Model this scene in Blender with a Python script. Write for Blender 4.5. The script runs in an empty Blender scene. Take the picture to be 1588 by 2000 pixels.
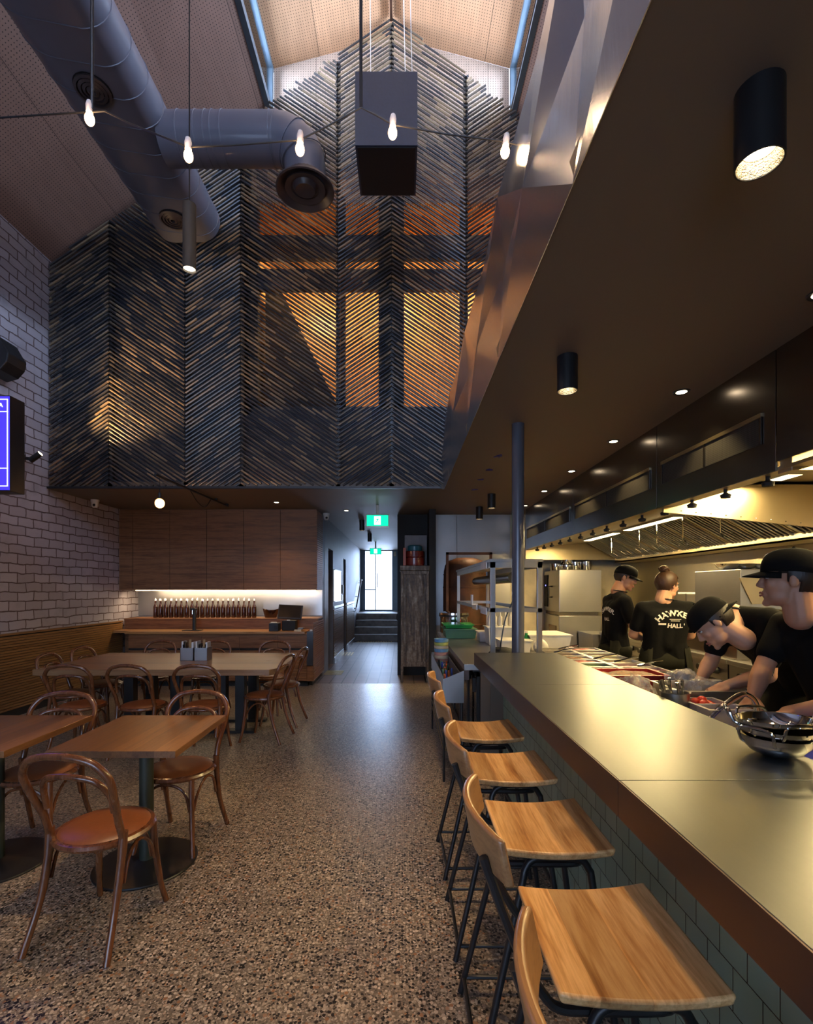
import bpy, bmesh, math, random
from mathutils import Vector, Matrix, Quaternion
from mathutils.bvhtree import BVHTree
R = math.radians; PI = math.pi
random.seed(7)
S = bpy.context.scene
C = S.collection
V = Vector
# ---------------------------------------------------------------- mesh helpers
class MB:
    def __init__(s): s.v = []; s.f = []; s.uv = {}
    def add(s, vs, fs):
        b = len(s.v); s.v += [tuple(p) for p in vs]; s.f += [tuple(b + i for i in f) for f in fs]; return b
    def box(s, x0, x1, y0, y1, z0, z1, m=None):
        vs = [V((x, y, z)) for z in (z0, z1) for y in (y0, y1) for x in (x0, x1)]
        if m: vs = [m @ p for p in vs]
        s.add(vs, [(0, 2, 3, 1), (4, 5, 7, 6), (0, 1, 5, 4), (2, 6, 7, 3), (0, 4, 6, 2), (1, 3, 7, 5)]); return s
    def poly(s, pts): s.add(pts, [tuple(range(len(pts)))]); return s
    def prism(s, pts, off):
        n = len(pts); off = V(off); a = [V(p) for p in pts]; b = [p + off for p in a]
        s.add(a + b, [tuple(range(n))[::-1], tuple(range(n, 2 * n))] + [(i, (i + 1) % n, n + (i + 1) % n, n + i) for i in range(n)]); return s
    def tube(s, path, r, n=8, closed=False, cap=True):
        P = [V(p) for p in path]; k = len(P)
        rr = r if isinstance(r, (list, tuple)) else [r] * k
        T = []
        for i in range(k):
            a = P[i - 1] if (i > 0 or closed) else P[i]; b = P[(i + 1) % k] if (i < k - 1 or closed) else P[i]
            t = (b - a); T.append(t.normalized() if t.length > 1e-9 else V((0, 0, 1)))
        u = T[0].orthogonal().normalized(); vs = []
        for i in range(k):
            if i: u = (T[i - 1].rotation_difference(T[i]) @ u)
            u = (u - T[i] * u.dot(T[i])).normalized(); w = T[i].cross(u)
            for j in range(n):
                a = 2 * PI * j / n; vs.append(P[i] + (u * math.cos(a) + w * math.sin(a)) * rr[i])
        fs = []
        for i in range(k if closed else k - 1):
            for j in range(n):
                a = i * n + j; b = i * n + (j + 1) % n; c = ((i + 1) % k) * n
                fs.append((a, b, c + (j + 1) % n, c + j))
        if cap and not closed: fs += [tuple(range(n))[::-1], tuple(range((k - 1) * n, k * n))]
        s.add(vs, fs); return s
    def cyl(s, p0, p1, r0, r1=None, n=16): return s.tube([p0, p1], [r0, r0 if r1 is None else r1], n)
    def lathe(s, prof, c=(0, 0, 0), n=24, m=None, cap=True):
        c = V(c); vs = []; k = len(prof)
        for r, z in prof:
            for j in range(n):
                a = 2 * PI * j / n; p = V((r * math.cos(a), r * math.sin(a), z))
                vs.append((m @ p if m else p) + c)
        fs = [(i * n + j, i * n + (j + 1) % n, (i + 1) * n + (j + 1) % n, (i + 1) * n + j) for i in range(k - 1) for j in range(n)]
        if cap and prof[0][0] > 1e-6: fs.append(tuple(range(n))[::-1])
        if cap and prof[-1][0] > 1e-6: fs.append(tuple(range((k - 1) * n, k * n)))
        s.add(vs, fs); return s
    def ell(s, c, rad, m=None, nu=20, nv=12):
        if not isinstance(rad, (tuple, list)): rad = (rad,) * 3
        prof = [(max(math.sin(PI * i / nv), 0.001), -math.cos(PI * i / nv)) for i in range(nv + 1)]
        D = Matrix.Diagonal((*rad, 1)); mm = (m.to_4x4() @ D) if m else D
        return s.lathe(prof, c, nu, mm)
    def caps(s, p0, p1, r0, r1=None, n=14):
        r1 = r0 if r1 is None else r1; p0 = V(p0); p1 = V(p1); d = p1 - p0
        if d.length < 1e-6: return s.ell(p0, r0)
        t = d.normalized(); path = []; rr = []
        for i in range(5):
            a = PI / 2 * i / 4; path.append(p0 - t * r0 * math.cos(a)); rr.append(max(r0 * math.sin(a), .0006))
        for i in range(5):
            a = PI / 2 * (1 - i / 4); path.append(p1 + t * r1 * math.cos(a)); rr.append(max(r1 * math.sin(a), .0006))
        return s.tube(path, rr, n)
    def build(s, name, mat, parent=None, smooth=False, bevel=0, kind=None, mirror=False, local=False, ang=38, clean=False):
        me = bpy.data.meshes.new(name); me.from_pydata(s.v, [], s.f); me.validate()
        bm = bmesh.new(); bm.from_mesh(me)
        if clean: bmesh.ops.remove_doubles(bm, verts=bm.verts, dist=1e-5)
        bmesh.ops.recalc_face_normals(bm, faces=bm.faces); bm.to_mesh(me); bm.free()
        if s.uv:
            l = me.uv_layers.new(name='UVMap')
            for p in me.polygons:
                for li in p.loop_indices:
                    l.data[li].uv = s.uv.get(me.loops[li].vertex_index, (0, 0))
        o = bpy.data.objects.new(name, me); C.objects.link(o)
        for m_ in (mat if isinstance(mat, (list, tuple)) else [mat]): me.materials.append(m_)
        if smooth:
            me.polygons.foreach_set('use_smooth', [True] * len(me.polygons)); me.set_sharp_from_angle(angle=R(ang))
        if bevel:
            b = o.modifiers.new('Bevel', 'BEVEL'); b.width = bevel; b.segments = 2; b.limit_method = 'ANGLE'; b.angle_limit = R(40)
        if parent:
            o.parent = parent
            if not local: o.matrix_parent_inverse = Matrix.LocRotScale(parent.location, parent.rotation_euler, None).inverted()
        if kind: o['kind'] = kind
        return o
def thing(name, label, cat, loc=(0, 0, 0), rz=0, group=None):
    o = bpy.data.objects.new(name, None); C.objects.link(o); o.empty_display_size = .1
    o.location = loc; o.rotation_euler = (0, 0, rz); o['label'] = label; o['category'] = cat
    if group: o['group'] = group
    return o
def tag(o, label, cat, group=None):
    o['label'] = label; o['category'] = cat
    if group: o['group'] = group
    return o
def dup(root, loc, rz, label, group=None):
    def cp(o, par):
        c = o.copy(); C.objects.link(c)
        if par: c.parent = par
        for ch in kids.get(o.name, []): cp(ch, c)
        return c
    kids = {}
    def walk(o):
        kids[o.name] = list(o.children)
        for x in o.children: walk(x)
    walk(root)
    r = cp(root, None); r.location = loc; r.rotation_euler = (0, 0, rz); r['label'] = label
    if group: r['group'] = group
    return r
def struct(mb, name, mat, **k): return mb.build(name, mat, kind='structure', **k)
def arc(c, r, a0, a1, n, ax='xy'):
    out = []
    for i in range(n + 1):
        a = a0 + (a1 - a0) * i / n; p = (r * math.cos(a), r * math.sin(a))
        out.append({'xy': V((c[0] + p[0], c[1] + p[1], c[2])), 'xz': V((c[0] + p[0], c[1], c[2] + p[1])), 'yz': V((c[0], c[1] + p[0], c[2] + p[1]))}[ax])
    return out
def spline(pts, n=6):
    P = [V(p) for p in pts]; P = [2 * P[0] - P[1]] + P + [2 * P[-1] - P[-2]]; out = []
    for i in range(1, len(P) - 2):
        a, b, c, d = P[i - 1:i + 3]
        for j in range(n):
            t = j / n
            out.append(.5 * ((2 * b) + (c - a) * t + (2 * a - 5 * b + 4 * c - d) * t * t + (3 * b - a - 3 * c + d) * t ** 3))
    out.append(P[-2]); return out
# ---------------------------------------------------------------- materials
def newmat(name):
    m = bpy.data.materials.new(name); m.use_nodes = True; nt = m.node_tree; p = nt.nodes['Principled BSDF']; return m, nt, p
def N(nt, t, **k):
    n = nt.nodes.new(t)
    for a, b in k.items():
        if a.startswith('i_'): n.inputs[a[2:].replace('_', ' ')].default_value = b
        else: setattr(n, a, b)
    return n
def L(nt, a, b): nt.links.new(a, b)
def math_(nt, op, a, b=None, c=None):
    n = nt.nodes.new('ShaderNodeMath'); n.operation = op
    for i, x in enumerate((a, b, c)):
        if x is None: continue
        if isinstance(x, (int, float)): n.inputs[i].default_value = x
        else: L(nt, x, n.inputs[i])
    return n.outputs[0]
def mixc(nt, f, a, b, mode='MIX'):
    n = nt.nodes.new('ShaderNodeMix'); n.data_type = 'RGBA'; n.blend_type = mode
    for k, x in ((0, f), (6, a), (7, b)):
        if isinstance(x, (int, float)): n.inputs[k].default_value = x
        elif isinstance(x, tuple): n.inputs[k].default_value = (*x[:3], 1)
        else: L(nt, x, n.inputs[k])
    return n.outputs[2]
def coords(nt, scale=(1, 1, 1), src='Object'):
    t = nt.nodes.new('ShaderNodeTexCoord'); m = nt.nodes.new('ShaderNodeMapping'); m.inputs['Scale'].default_value = scale
    L(nt, t.outputs[src], m.inputs[0]); return m.outputs[0]
def noise(nt, co, scale, detail=4, dist=0):
    n = nt.nodes.new('ShaderNodeTexNoise'); n.inputs['Scale'].default_value = scale; n.inputs['Detail'].default_value = detail; n.inputs['Distortion'].default_value = dist
    L(nt, co, n.inputs['Vector']); return n.outputs[0]
def ramp(nt, f, stops):
    n = nt.nodes.new('ShaderNodeValToRGB'); e = n.color_ramp.elements
    while len(e) < len(stops): e.new(.5)
    for i, (p, c) in enumerate(stops):
        e[i].position = p; e[i].color = (*c, 1) if isinstance(c, tuple) else (c, c, c, 1)
    L(nt, f, n.inputs[0]); return n.outputs[0]
def bump(nt, p, h, s=.3, d=.01):
    b = nt.nodes.new('ShaderNodeBump'); b.inputs['Strength'].default_value = s; b.inputs['Distance'].default_value = d
    L(nt, h, b.inputs['Height']); L(nt, b.outputs[0], p.inputs['Normal'])
def pm(name, col, rough=.5, metal=0, var=.12, scale=6, bmp=0, st=(1, 1, 1), coat=0, rv=.08, em=0, spec=.5, trans=0, alpha=1, sss=0):
    m, nt, p = newmat(name); co = coords(nt, st); n = noise(nt, co, scale)
    a = tuple(c * (1 - var) for c in col); b = tuple(min(c * (1 + var), 1) for c in col)
    L(nt, ramp(nt, n, [(.3, a), (.7, b)]), p.inputs['Base Color'])
    L(nt, math_(nt, 'MULTIPLY_ADD', n, rv * 2, max(rough - rv, .01)), p.inputs['Roughness'])
    p.inputs['Metallic'].default_value = metal; p.inputs['Coat Weight'].default_value = coat; p.inputs['Specular IOR Level'].default_value = spec
    if bmp: bump(nt, p, noise(nt, co, scale * 4), .5, bmp)
    if em: p.inputs['Emission Color'].default_value = (*col, 1); p.inputs['Emission Strength'].default_value = em
    p.inputs['Transmission Weight'].default_value = trans; p.inputs['Alpha'].default_value = alpha
    if sss: p.inputs['Subsurface Weight'].default_value = sss; p.inputs['Subsurface Radius'].default_value = (.02, .008, .005)
    return m
def emis(name, col, s):
    m, nt, p = newmat(name); p.inputs['Base Color'].default_value = (*col, 1); p.inputs['Emission Color'].default_value = (*col, 1); p.inputs['Emission Strength'].default_value = s; return m
def wood(name, c1, c2, ax='x', rough=.35, plank=0, pax='y', groove=0, coat=.2, rnd=False, dark=None, sc=3):
    m, nt, p = newmat(name)
    st = {'x': (.6, 9, 9), 'y': (9, .6, 9), 'z': (9, 9, .6)}[ax]
    t = nt.nodes.new('ShaderNodeTexCoord'); mp = nt.nodes.new('ShaderNodeMapping'); mp.inputs['Scale'].default_value = st
    L(nt, t.outputs['Object'], mp.inputs[0])
    src = mp.outputs[0]
    if rnd:
        oi = nt.nodes.new('ShaderNodeObjectInfo'); va = nt.nodes.new('ShaderNodeVectorMath'); va.operation = 'ADD'
        L(nt, src, va.inputs[0]); L(nt, math_(nt, 'MULTIPLY', oi.outputs['Random'], 60), va.inputs[1]); src = va.outputs[0]
    n1 = noise(nt, src, sc, 6, .6); n2 = noise(nt, src, sc * 6, 3, .2)
    f = math_(nt, 'MULTIPLY_ADD', n2, .35, math_(nt, 'MULTIPLY', n1, .75))
    dk = dark or tuple(c * .55 for c in c1)
    col = ramp(nt, f, [(.3, dk), (.45, c1), (.62, c2), (.78, c1)])
    if plank:
        sep = nt.nodes.new('ShaderNodeSeparateXYZ'); L(nt, t.outputs['Object'], sep.inputs[0])
        v = sep.outputs['xyz'.index(pax)]
        if rnd: v = math_(nt, 'ADD', v, oi.outputs['Random'])
        q = math_(nt, 'DIVIDE', v, plank); fl = math_(nt, 'FLOOR', q)
        wn = nt.nodes.new('ShaderNodeTexWhiteNoise'); wn.noise_dimensions = '1D'; L(nt, fl, wn.inputs['W'])
        g = math_(nt, 'MULTIPLY_ADD', wn.outputs['Value'], .55, .68)
        cc = nt.nodes.new('ShaderNodeCombineXYZ'); [L(nt, g, cc.inputs[i]) for i in range(3)]
        col = mixc(nt, 1.0, col, cc.outputs[0], 'MULTIPLY')
    L(nt, col, p.inputs['Base Color'])
    L(nt, math_(nt, 'MULTIPLY_ADD', n1, .15, rough - .07), p.inputs['Roughness'])
    p.inputs['Coat Weight'].default_value = coat; p.inputs['Coat Roughness'].default_value = .2
    bump(nt, p, f, .12, .001)
    return m
def steel(name, col=(.62, .61, .58), rough=.28, st=(1, 1, 30), scale=6, var=.06, bw=.0008, wav=0):
    m, nt, p = newmat(name); co = coords(nt, st); n = noise(nt, co, scale, 3)
    n0 = noise(nt, coords(nt), 1.7, 4)
    f = math_(nt, 'ADD', math_(nt, 'MULTIPLY', n, .15), math_(nt, 'MULTIPLY', n0, .85))
    L(nt, ramp(nt, f, [(.3, tuple(c * (1 - 2 * var) for c in col)), (.7, col)]), p.inputs['Base Color'])
    L(nt, math_(nt, 'MULTIPLY_ADD', f, 1.4 * var, rough - .7 * var), p.inputs['Roughness']); p.inputs['Metallic'].default_value = 1
    h = n
    if wav: h = math_(nt, 'ADD', math_(nt, 'MULTIPLY', n, .1), math_(nt, 'MULTIPLY', noise(nt, coords(nt, (1, 1, 1)), wav, 1), 1)); bw = .02
    if wav: bump(nt, p, h, .3, bw)
    return m
def glassmat(name, tint=(.9, .95, 1), gloss=.12, rough=.02):
    m, nt, p = newmat(name); o = nt.nodes['Material Output']
    t = N(nt, 'ShaderNodeBsdfTransparent'); t.inputs[0].default_value = (*tint, 1); g = N(nt, 'ShaderNodeBsdfGlossy'); g.inputs['Roughness'].default_value = rough
    mx = N(nt, 'ShaderNodeMixShader'); fr = N(nt, 'ShaderNodeFresnel'); fr.inputs['IOR'].default_value = 1.45
    L(nt, math_(nt, 'ADD', fr.outputs[0], gloss * .4), mx.inputs[0]); L(nt, t.outputs[0], mx.inputs[1]); L(nt, g.outputs[0], mx.inputs[2]); L(nt, mx.outputs[0], o.inputs[0]); return m
def perf(name, col, sx, plane='xy', pitch=.034, rr=.16):
    """perforated ply board: rows of small dark holes in the plane of the board"""
    m, nt, p = newmat(name); t = nt.nodes.new('ShaderNodeTexCoord'); sep = nt.nodes.new('ShaderNodeSeparateXYZ'); L(nt, t.outputs['Object'], sep.inputs[0])
    a = sep.outputs['xyz'.index(plane[0])]; b = sep.outputs['xyz'.index(plane[1])]
    def fr(v, k): return math_(nt, 'SUBTRACT', math_(nt, 'FRACT', math_(nt, 'DIVIDE', v, k)), .5)
    fx = fr(a, pitch / sx); fy = fr(b, pitch)
    d = math_(nt, 'SQRT', math_(nt, 'ADD', math_(nt, 'MULTIPLY', fx, fx), math_(nt, 'MULTIPLY', fy, fy)))
    hole = math_(nt, 'LESS_THAN', d, rr)
    n = noise(nt, coords(nt, (3, .5, 3)), 4, 5)
    base = ramp(nt, n, [(.3, tuple(c * .85 for c in col)), (.7, col)])
    qx = math_(nt, 'FLOOR', math_(nt, 'DIVIDE', a, 1.2 / sx)); qy = math_(nt, 'FLOOR', math_(nt, 'DIVIDE', b, 2.4))
    wn = nt.nodes.new('ShaderNodeTexWhiteNoise'); wn.noise_dimensions = '2D'; cx = nt.nodes.new('ShaderNodeCombineXYZ'); L(nt, qx, cx.inputs[0]); L(nt, qy, cx.inputs[1]); L(nt, cx.outputs[0], wn.inputs['Vector'])
    g = math_(nt, 'MULTIPLY_ADD', wn.outputs['Value'], .2, .85); cc = nt.nodes.new('ShaderNodeCombineXYZ'); [L(nt, g, cc.inputs[i]) for i in range(3)]
    base = mixc(nt, 1.0, base, cc.outputs[0], 'MULTIPLY')
    sm = math_(nt, 'LESS_THAN', math_(nt, 'FRACT', math_(nt, 'DIVIDE', a, 1.2 / sx)), .005)
    L(nt, mixc(nt, math_(nt, 'MAXIMUM', hole, sm), base, tuple(c * .12 for c in col)), p.inputs['Base Color']); p.inputs['Roughness'].default_value = .6
    return m
def terrazzo():
    m, nt, p = newmat('terrazzo'); co = coords(nt)
    v = N(nt, 'ShaderNodeTexVoronoi'); v.inputs['Scale'].default_value = 70; v.inputs['Randomness'].default_value = 1; L(nt, co, v.inputs['Vector'])
    v2 = N(nt, 'ShaderNodeTexVoronoi'); v2.inputs['Scale'].default_value = 150; L(nt, co, v2.inputs['Vector'])
    hs = nt.nodes.new('ShaderNodeSeparateColor'); L(nt, v.outputs['Color'], hs.inputs[0]); hs2 = nt.nodes.new('ShaderNodeSeparateColor'); L(nt, v2.outputs['Color'], hs2.inputs[0])
    chip = ramp(nt, hs.outputs[0], [(0, (.008, .008, .009)), (.4, (.014, .014, .016)), (.42, (.26, .2, .15)), (.6, (.37, .3, .23)), (.8, (.56, .48, .39)), (.93, (.3, .15, .08))])
    for e in nt.nodes[-1:] : pass
    mask = math_(nt, 'LESS_THAN', v.outputs['Distance'], math_(nt, 'MULTIPLY_ADD', hs.outputs[1], .32, .27))
    base = ramp(nt, hs2.outputs[0], [(0, (.03, .03, .03)), (.15, (.15, .12, .095)), (.7, (.22, .18, .14)), (.95, (.42, .36, .29))])
    n = noise(nt, co, .8, 3)
    col = mixc(nt, mask, base, chip); col = mixc(nt, math_(nt, 'MULTIPLY', n, .1), col, (.15, .12, .09))
    L(nt, col, p.inputs['Base Color']); L(nt, math_(nt, 'MULTIPLY_ADD', noise(nt, co, 3, 4), .07, .285), p.inputs['Roughness']); p.inputs['Specular IOR Level'].default_value = .6
    return m
def brickm(name, c1, c2, mortar, w, h, plane='yz', off=.5, ms=.012, rough=.75, bd=.012, wob=.02, spots=True, msm=.2):
    m, nt, p = newmat(name); t = nt.nodes.new('ShaderNodeTexCoord'); sep = nt.nodes.new('ShaderNodeSeparateXYZ'); L(nt, t.outputs['Object'], sep.inputs[0])
    cx = nt.nodes.new('ShaderNodeCombineXYZ'); nz = nt.nodes.new('ShaderNodeTexNoise'); nz.inputs['Scale'].default_value = 5; nz.inputs['Detail'].default_value = 5; L(nt, t.outputs['Object'], nz.inputs['Vector'])
    sc = nt.nodes.new('ShaderNodeSeparateColor'); L(nt, nz.outputs['Color'], sc.inputs[0])
    for i, ch in enumerate(plane):
        L(nt, math_(nt, 'ADD', sep.outputs['xyz'.index(ch)], math_(nt, 'MULTIPLY', math_(nt, 'SUBTRACT', sc.outputs[i], .5), wob * 2)), cx.inputs[i])
    b = nt.nodes.new('ShaderNodeTexBrick'); b.offset = off; b.inputs['Scale'].default_value = 1; b.inputs['Brick Width'].default_value = w; b.inputs['Row Height'].default_value = h
    b.inputs['Mortar Size'].default_value = ms; b.inputs['Mortar Smooth'].default_value = msm; b.inputs['Bias'].default_value = 0
    b.inputs['Color1'].default_value = (*c1, 1); b.inputs['Color2'].default_value = (*c2, 1); b.inputs['Mortar'].default_value = (*mortar, 1); L(nt, cx.outputs[0], b.inputs['Vector'])
    col = b.outputs['Color']
    if spots:
        n3 = noise(nt, coords(nt), 3, 6); col = mixc(nt, ramp(nt, n3, [(.56, 0.), (.7, .5)]), col, tuple(x * .6 for x in c1))
    L(nt, col, p.inputs['Base Color']); p.inputs['Roughness'].default_value = rough
    n4 = noise(nt, coords(nt), 30, 5)
    hgt = math_(nt, 'ADD', math_(nt, 'SUBTRACT', 1, b.outputs['Fac']), math_(nt, 'MULTIPLY', n4, .35 if spots else .02))
    bump(nt, p, hgt, .8, bd); return m
def bamboom():
    m, nt, p = newmat('bamboo_cane'); u = nt.nodes.new('ShaderNodeUVMap'); u.uv_map = 'UVMap'; sep = nt.nodes.new('ShaderNodeSeparateXYZ'); L(nt, u.outputs[0], sep.inputs[0])
    seg = math_(nt, 'FLOOR', sep.outputs[0]); cx = nt.nodes.new('ShaderNodeCombineXYZ'); L(nt, seg, cx.inputs[0]); L(nt, sep.outputs[1], cx.inputs[1])
    wn = nt.nodes.new('ShaderNodeTexWhiteNoise'); wn.noise_dimensions = '2D'; L(nt, cx.outputs[0], wn.inputs['Vector'])
    col = ramp(nt, wn.outputs['Value'], [(0, (.014, .016, .02)), (.32, (.035, .036, .042)), (.55, (.09, .075, .06)), (.8, (.2, .14, .08)), (1, (.34, .24, .14))])
    L(nt, col, p.inputs['Base Color']); p.inputs['Roughness'].default_value = .3; p.inputs['Specular IOR Level'].default_value = .6; return m
M = {}
M['terrazzo'] = terrazzo()
M['brick'] = brickm('painted_brick', (.5, .48, .53), (.4, .37, .41), (.13, .09, .085), .27, .117, ms=.008, wob=.026)
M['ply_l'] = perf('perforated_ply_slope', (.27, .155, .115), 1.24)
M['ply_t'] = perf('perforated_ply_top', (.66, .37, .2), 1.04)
M['ply_e'] = perf('perforated_ply_end', (.66, .5, .38), 1, 'xz')
M['ply_m'] = wood('plywood_mezzanine', (.5, .25, .08), (.62, .34, .12), 'z', .5, .6, 'x')
M['bamboo'] = bamboom()
M['soffit'] = pm('taupe_paint', (.15, .115, .085), .6, var=.05, scale=1)
M['darkboard'] = pm('charcoal_board', (.045, .055, .075), .6)
M['black'] = pm('black_powdercoat', (.012, .012, .013), .38)
M['blackm'] = pm('matt_black', (.01, .01, .01), .7)
M['zinc'] = steel('brushed_zinc', (.185, .2, .21), .36, (30, 2, 2), 4, .1, .0004)
M['zincedge'] = steel('zinc_edge', (.16, .125, .12), .42, (2, 2, 8), 5, .1)
M['steel'] = steel('brushed_steel', (.5, .5, .5), .34, var=.09)
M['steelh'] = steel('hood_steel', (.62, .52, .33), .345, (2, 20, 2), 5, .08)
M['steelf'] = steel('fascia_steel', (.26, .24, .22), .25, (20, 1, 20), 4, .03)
M['facet'] = steel('folded_steel', (.58, .67, .82), .22, (1, 12, 1), 3, .03, .0008, 2.2)
M['chrome'] = steel('chrome', (.8, .8, .78), .08, (1, 1, 1), 3, .02, .0001)
M['duct'] = pm('duct_grey', (.12, .12, .15), .38, 0, .05, 3, coat=.2)
M['ductdark'] = pm('diffuser_brown', (.06, .045, .045), .35)
M['winframe'] = pm('anodised_frame', (.16, .22, .27), .4, .3)
M['glass'] = glassmat('window_glass')
M['tile_g'] = brickm('sage_tile', (.27, .37, .27), (.3, .41, .3), (.03, .022, .015), .099, .1076, 'yz', .5, .0016, .22, .0015, 0, False, .05)
M['tile_f'] = brickm('brown_floor_tile', (.15, .115, .1), (.19, .145, .125), (.02, .016, .014), .2, .2, 'xy', 0, .009, .42, .002, 0, False, .05)
M['oakslat'] = wood('oak_slats', (.2, .095, .03), (.3, .16, .055), 'y', .4)
M['barwood'] = wood('walnut_doors', (.15, .058, .02), (.25, .11, .042), 'x', .5, coat=0)
M['barslat'] = wood('walnut_slats', (.17, .07, .024), (.28, .13, .05), 'x', .5, coat=0)
M['tabletop'] = wood('table_timber', (.15, .062, .022), (.23, .105, .038), 'y', .32, .11, 'x')
M['ctable'] = wood('communal_timber', (.22, .11, .05), (.3, .17, .08), 'x', .3, .16, 'y', coat=0)
M['bent'] = wood('bentwood', (.1, .032, .012), (.17, .06, .022), 'z', .25, coat=.5)
M['leather'] = pm('tan_leather', (.21, .065, .02), .36, 0, .12, 30, .001)
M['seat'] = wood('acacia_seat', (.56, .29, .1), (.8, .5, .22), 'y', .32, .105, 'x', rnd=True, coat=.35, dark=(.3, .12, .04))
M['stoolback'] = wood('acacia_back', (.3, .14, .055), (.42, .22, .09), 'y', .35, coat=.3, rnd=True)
M['white'] = pm('white_plastic', (.8, .76, .7), .4)
M['cream'] = pm('cream_wall', (.6, .52, .36), .5)
M['greywall'] = pm('grey_wall', (.2, .2, .22), .5)
M['glow'] = emis('warm_bulb', (1, .6, .28), 12)
M['filament'] = emis('filament_bulb', (1, .42, .12), 6)
M['lens'] = emis('warm_lens', (1, .8, .55), 9)
M['tubeon'] = emis('hood_tube', (1, .84, .48), 6)
M['led'] = emis('led_strip', (1, .78, .5), 14)
M['porcelain'] = pm('porcelain', (.75, .7, .68), .3)
M['skin'] = pm('skin_warm', (.47, .235, .14), .5, 0, .06, 12, sss=.12)
M['skin2'] = pm('skin_light', (.52, .28, .175), .5, 0, .06, 12, sss=.12)
M['shirt'] = pm('black_cotton', (.007, .007, .007), .9, 0, .2, 9, .003, spec=.12)
M['apron'] = pm('olive_black_cloth', (.012, .012, .008), .85, 0, .25, 6, .004, spec=.15)
M['hair'] = pm('dark_hair', (.014, .008, .006), .5, 0, .3, 40, .002, st=(1, 1, .2))
M['hairb'] = pm('brown_hair', (.05, .022, .01), .5, 0, .3, 40, .002)
M['print'] = pm('white_print', (.75, .7, .62), .7)
M['eyew'] = pm('eye_white', (.7, .66, .6), .3); M['lip'] = pm('lip', (.4, .13, .1), .45)
M['red'] = pm('red_plastic', (.35, .02, .02), .35); M['blue'] = pm('blue_board', (.02, .03, .32), .4); M['green'] = pm('green_plastic', (.08, .2, .13), .4)
M['greenb'] = pm('green_bottle', (.03, .3, .08), .25)
M['amber'] = pm('amber_glass', (.025, .007, .003), .1, 0, .1)
M['food_g'] = pm('chopped_greens', (.03, .13, .012), .6, 0, .7, 60, .01); M['food_r'] = pm('sliced_chilli', (.22, .015, .01), .45, 0, .6, 60, .008)
M['food_b'] = pm('fried_shallot', (.16, .06, .018), .6, 0, .7, 50, .01); M['food_p'] = pm('red_onion', (.2, .05, .1), .5, 0, .7, 50, .01); M['food_w'] = pm('shredded_cabbage', (.36, .27, .14), .6, 0, .6, 50, .01)
M['tomato'] = pm('tomato_skin', (.65, .03, .01), .2, 0, .15, coat=.4)
M['bag'] = pm('clear_bag', (.85, .8, .74), .12, 0, .1, 14, .02, alpha=.3); M['clear'] = pm('frosted_tub', (.75, .7, .68), .3, alpha=.6)
M['yellow'] = pm('yellow_sauce', (.75, .6, .06), .3); M['paper'] = pm('white_paper', (.75, .72, .68), .7)
M['rust'] = pm('rusted_drum', (.07, .026, .01), .6, .2, .5, 5, .01); M['rustf'] = pm('rusted_frame', (.08, .035, .02), .6, .5, .4)
M['concrete'] = pm('step_concrete', (.42, .4, .38), .6, 0, .3, 5)
M['brass'] = pm('brass_strip', (.55, .4, .15), .35, .9)
M['signgreen'] = emis('exit_green', (.0, .5, .27), 1.6); M['signwhite'] = emis('exit_white', (.8, 1, .9), 2.6)
M['screen'] = emis('menu_blue', (.035, .02, .75), 1.5); M['scrline'] = emis('menu_line', (.55, .6, 1), 2)
# ================================================================ setting
H = 1.56; F_ = 960.0
def W(px, py, D): return V(((px - 785) * D / F_, D, H - (py - 1150) * D / F_))
WL = -4.75; ZS = 2.9; DB = 6.6; XP = .565; ZP = 3.83; SL = .73
YE = 6.87; YB = 8.87; YF = -3.0; KR = 3.95; XR = 4.4
struct(MB().box(WL - .2, KR + .6, YF, 8.09, -.1, 0), 'floor', M['terrazzo'])
struct(MB().box(WL - .2, KR + .6, 8.09, 14.7, -.1, 0), 'floor_corridor', M['tile_f'])
# left brick wall, full height
struct(MB().box(WL - .2, WL, YF, YE + .1, 0, 6.03).box(WL - .2, WL, YE + .1, YB + .2, 0, 3.0), 'wall_left', M['brick'])
# rear wall of the bar zone and stainless sheets of the kitchen end
struct(MB().box(WL, -1.43, YB, YB + .2, 0, 3.0), 'wall_bar', M['greywall'])
struct(MB().box(-.08, .57, YB, YB + .2, 0, ZS), 'wall_pier', M['blackm'])
struct(MB().box(.46, .57, 8.25, YB, 0, ZS), 'trim_1', M['blackm'])
struct(MB().box(.57, KR, YB, YB + .2, 0, ZS), 'wall_rear', M['cream'])
w = thing('steel_wall_cladding', 'two tall brushed stainless sheets cladding the wall behind the rusty drum oven', 'wall cladding', (1.2, YB - .02, 1.45))
for x0, x1 in ((.575, .985), (.99, 1.95)): MB().box(x0, x1, YB - .02, YB, .9, ZS - .01).build('sheet', M['steel'], w, bevel=.002)
# corridor
struct(MB().box(-1.63, -1.43, 9.0, 9.55, 0, ZS).box(-1.63, -1.43, 10.2, 12.0, 0, ZS).box(-1.63, -1.43, 12.5, 17.2, 0, ZS).box(-1.63, -1.43, 12, 12.5, 2.3, ZS).box(-1.63,-1.43,9.55,10.2,2.35,ZS), 'wall_corridor_left', M['greywall'])
struct(MB().box(-2.6, -2.5, 8.9, 12.7, 0, ZS).box(-2.6,-1.6,12.55,12.7,0,ZS), 'wall_side_rooms', M['blackm'])
struct(MB().box(-.08, .1, YB + .2, 17.2, 0, ZS), 'wall_corridor_right', M['greywall'])
struct(MB().box(-1.43, -.08, 14.7, 14.98, 0, .2).box(-1.43, -.08, 14.98, 15.28, 0, .4).box(-1.43, -.08, 15.28, 15.58, 0, .59).box(-1.43, -.08, 15.58, 17.2, 0, .78), 'floor_steps', M['concrete'])
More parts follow.
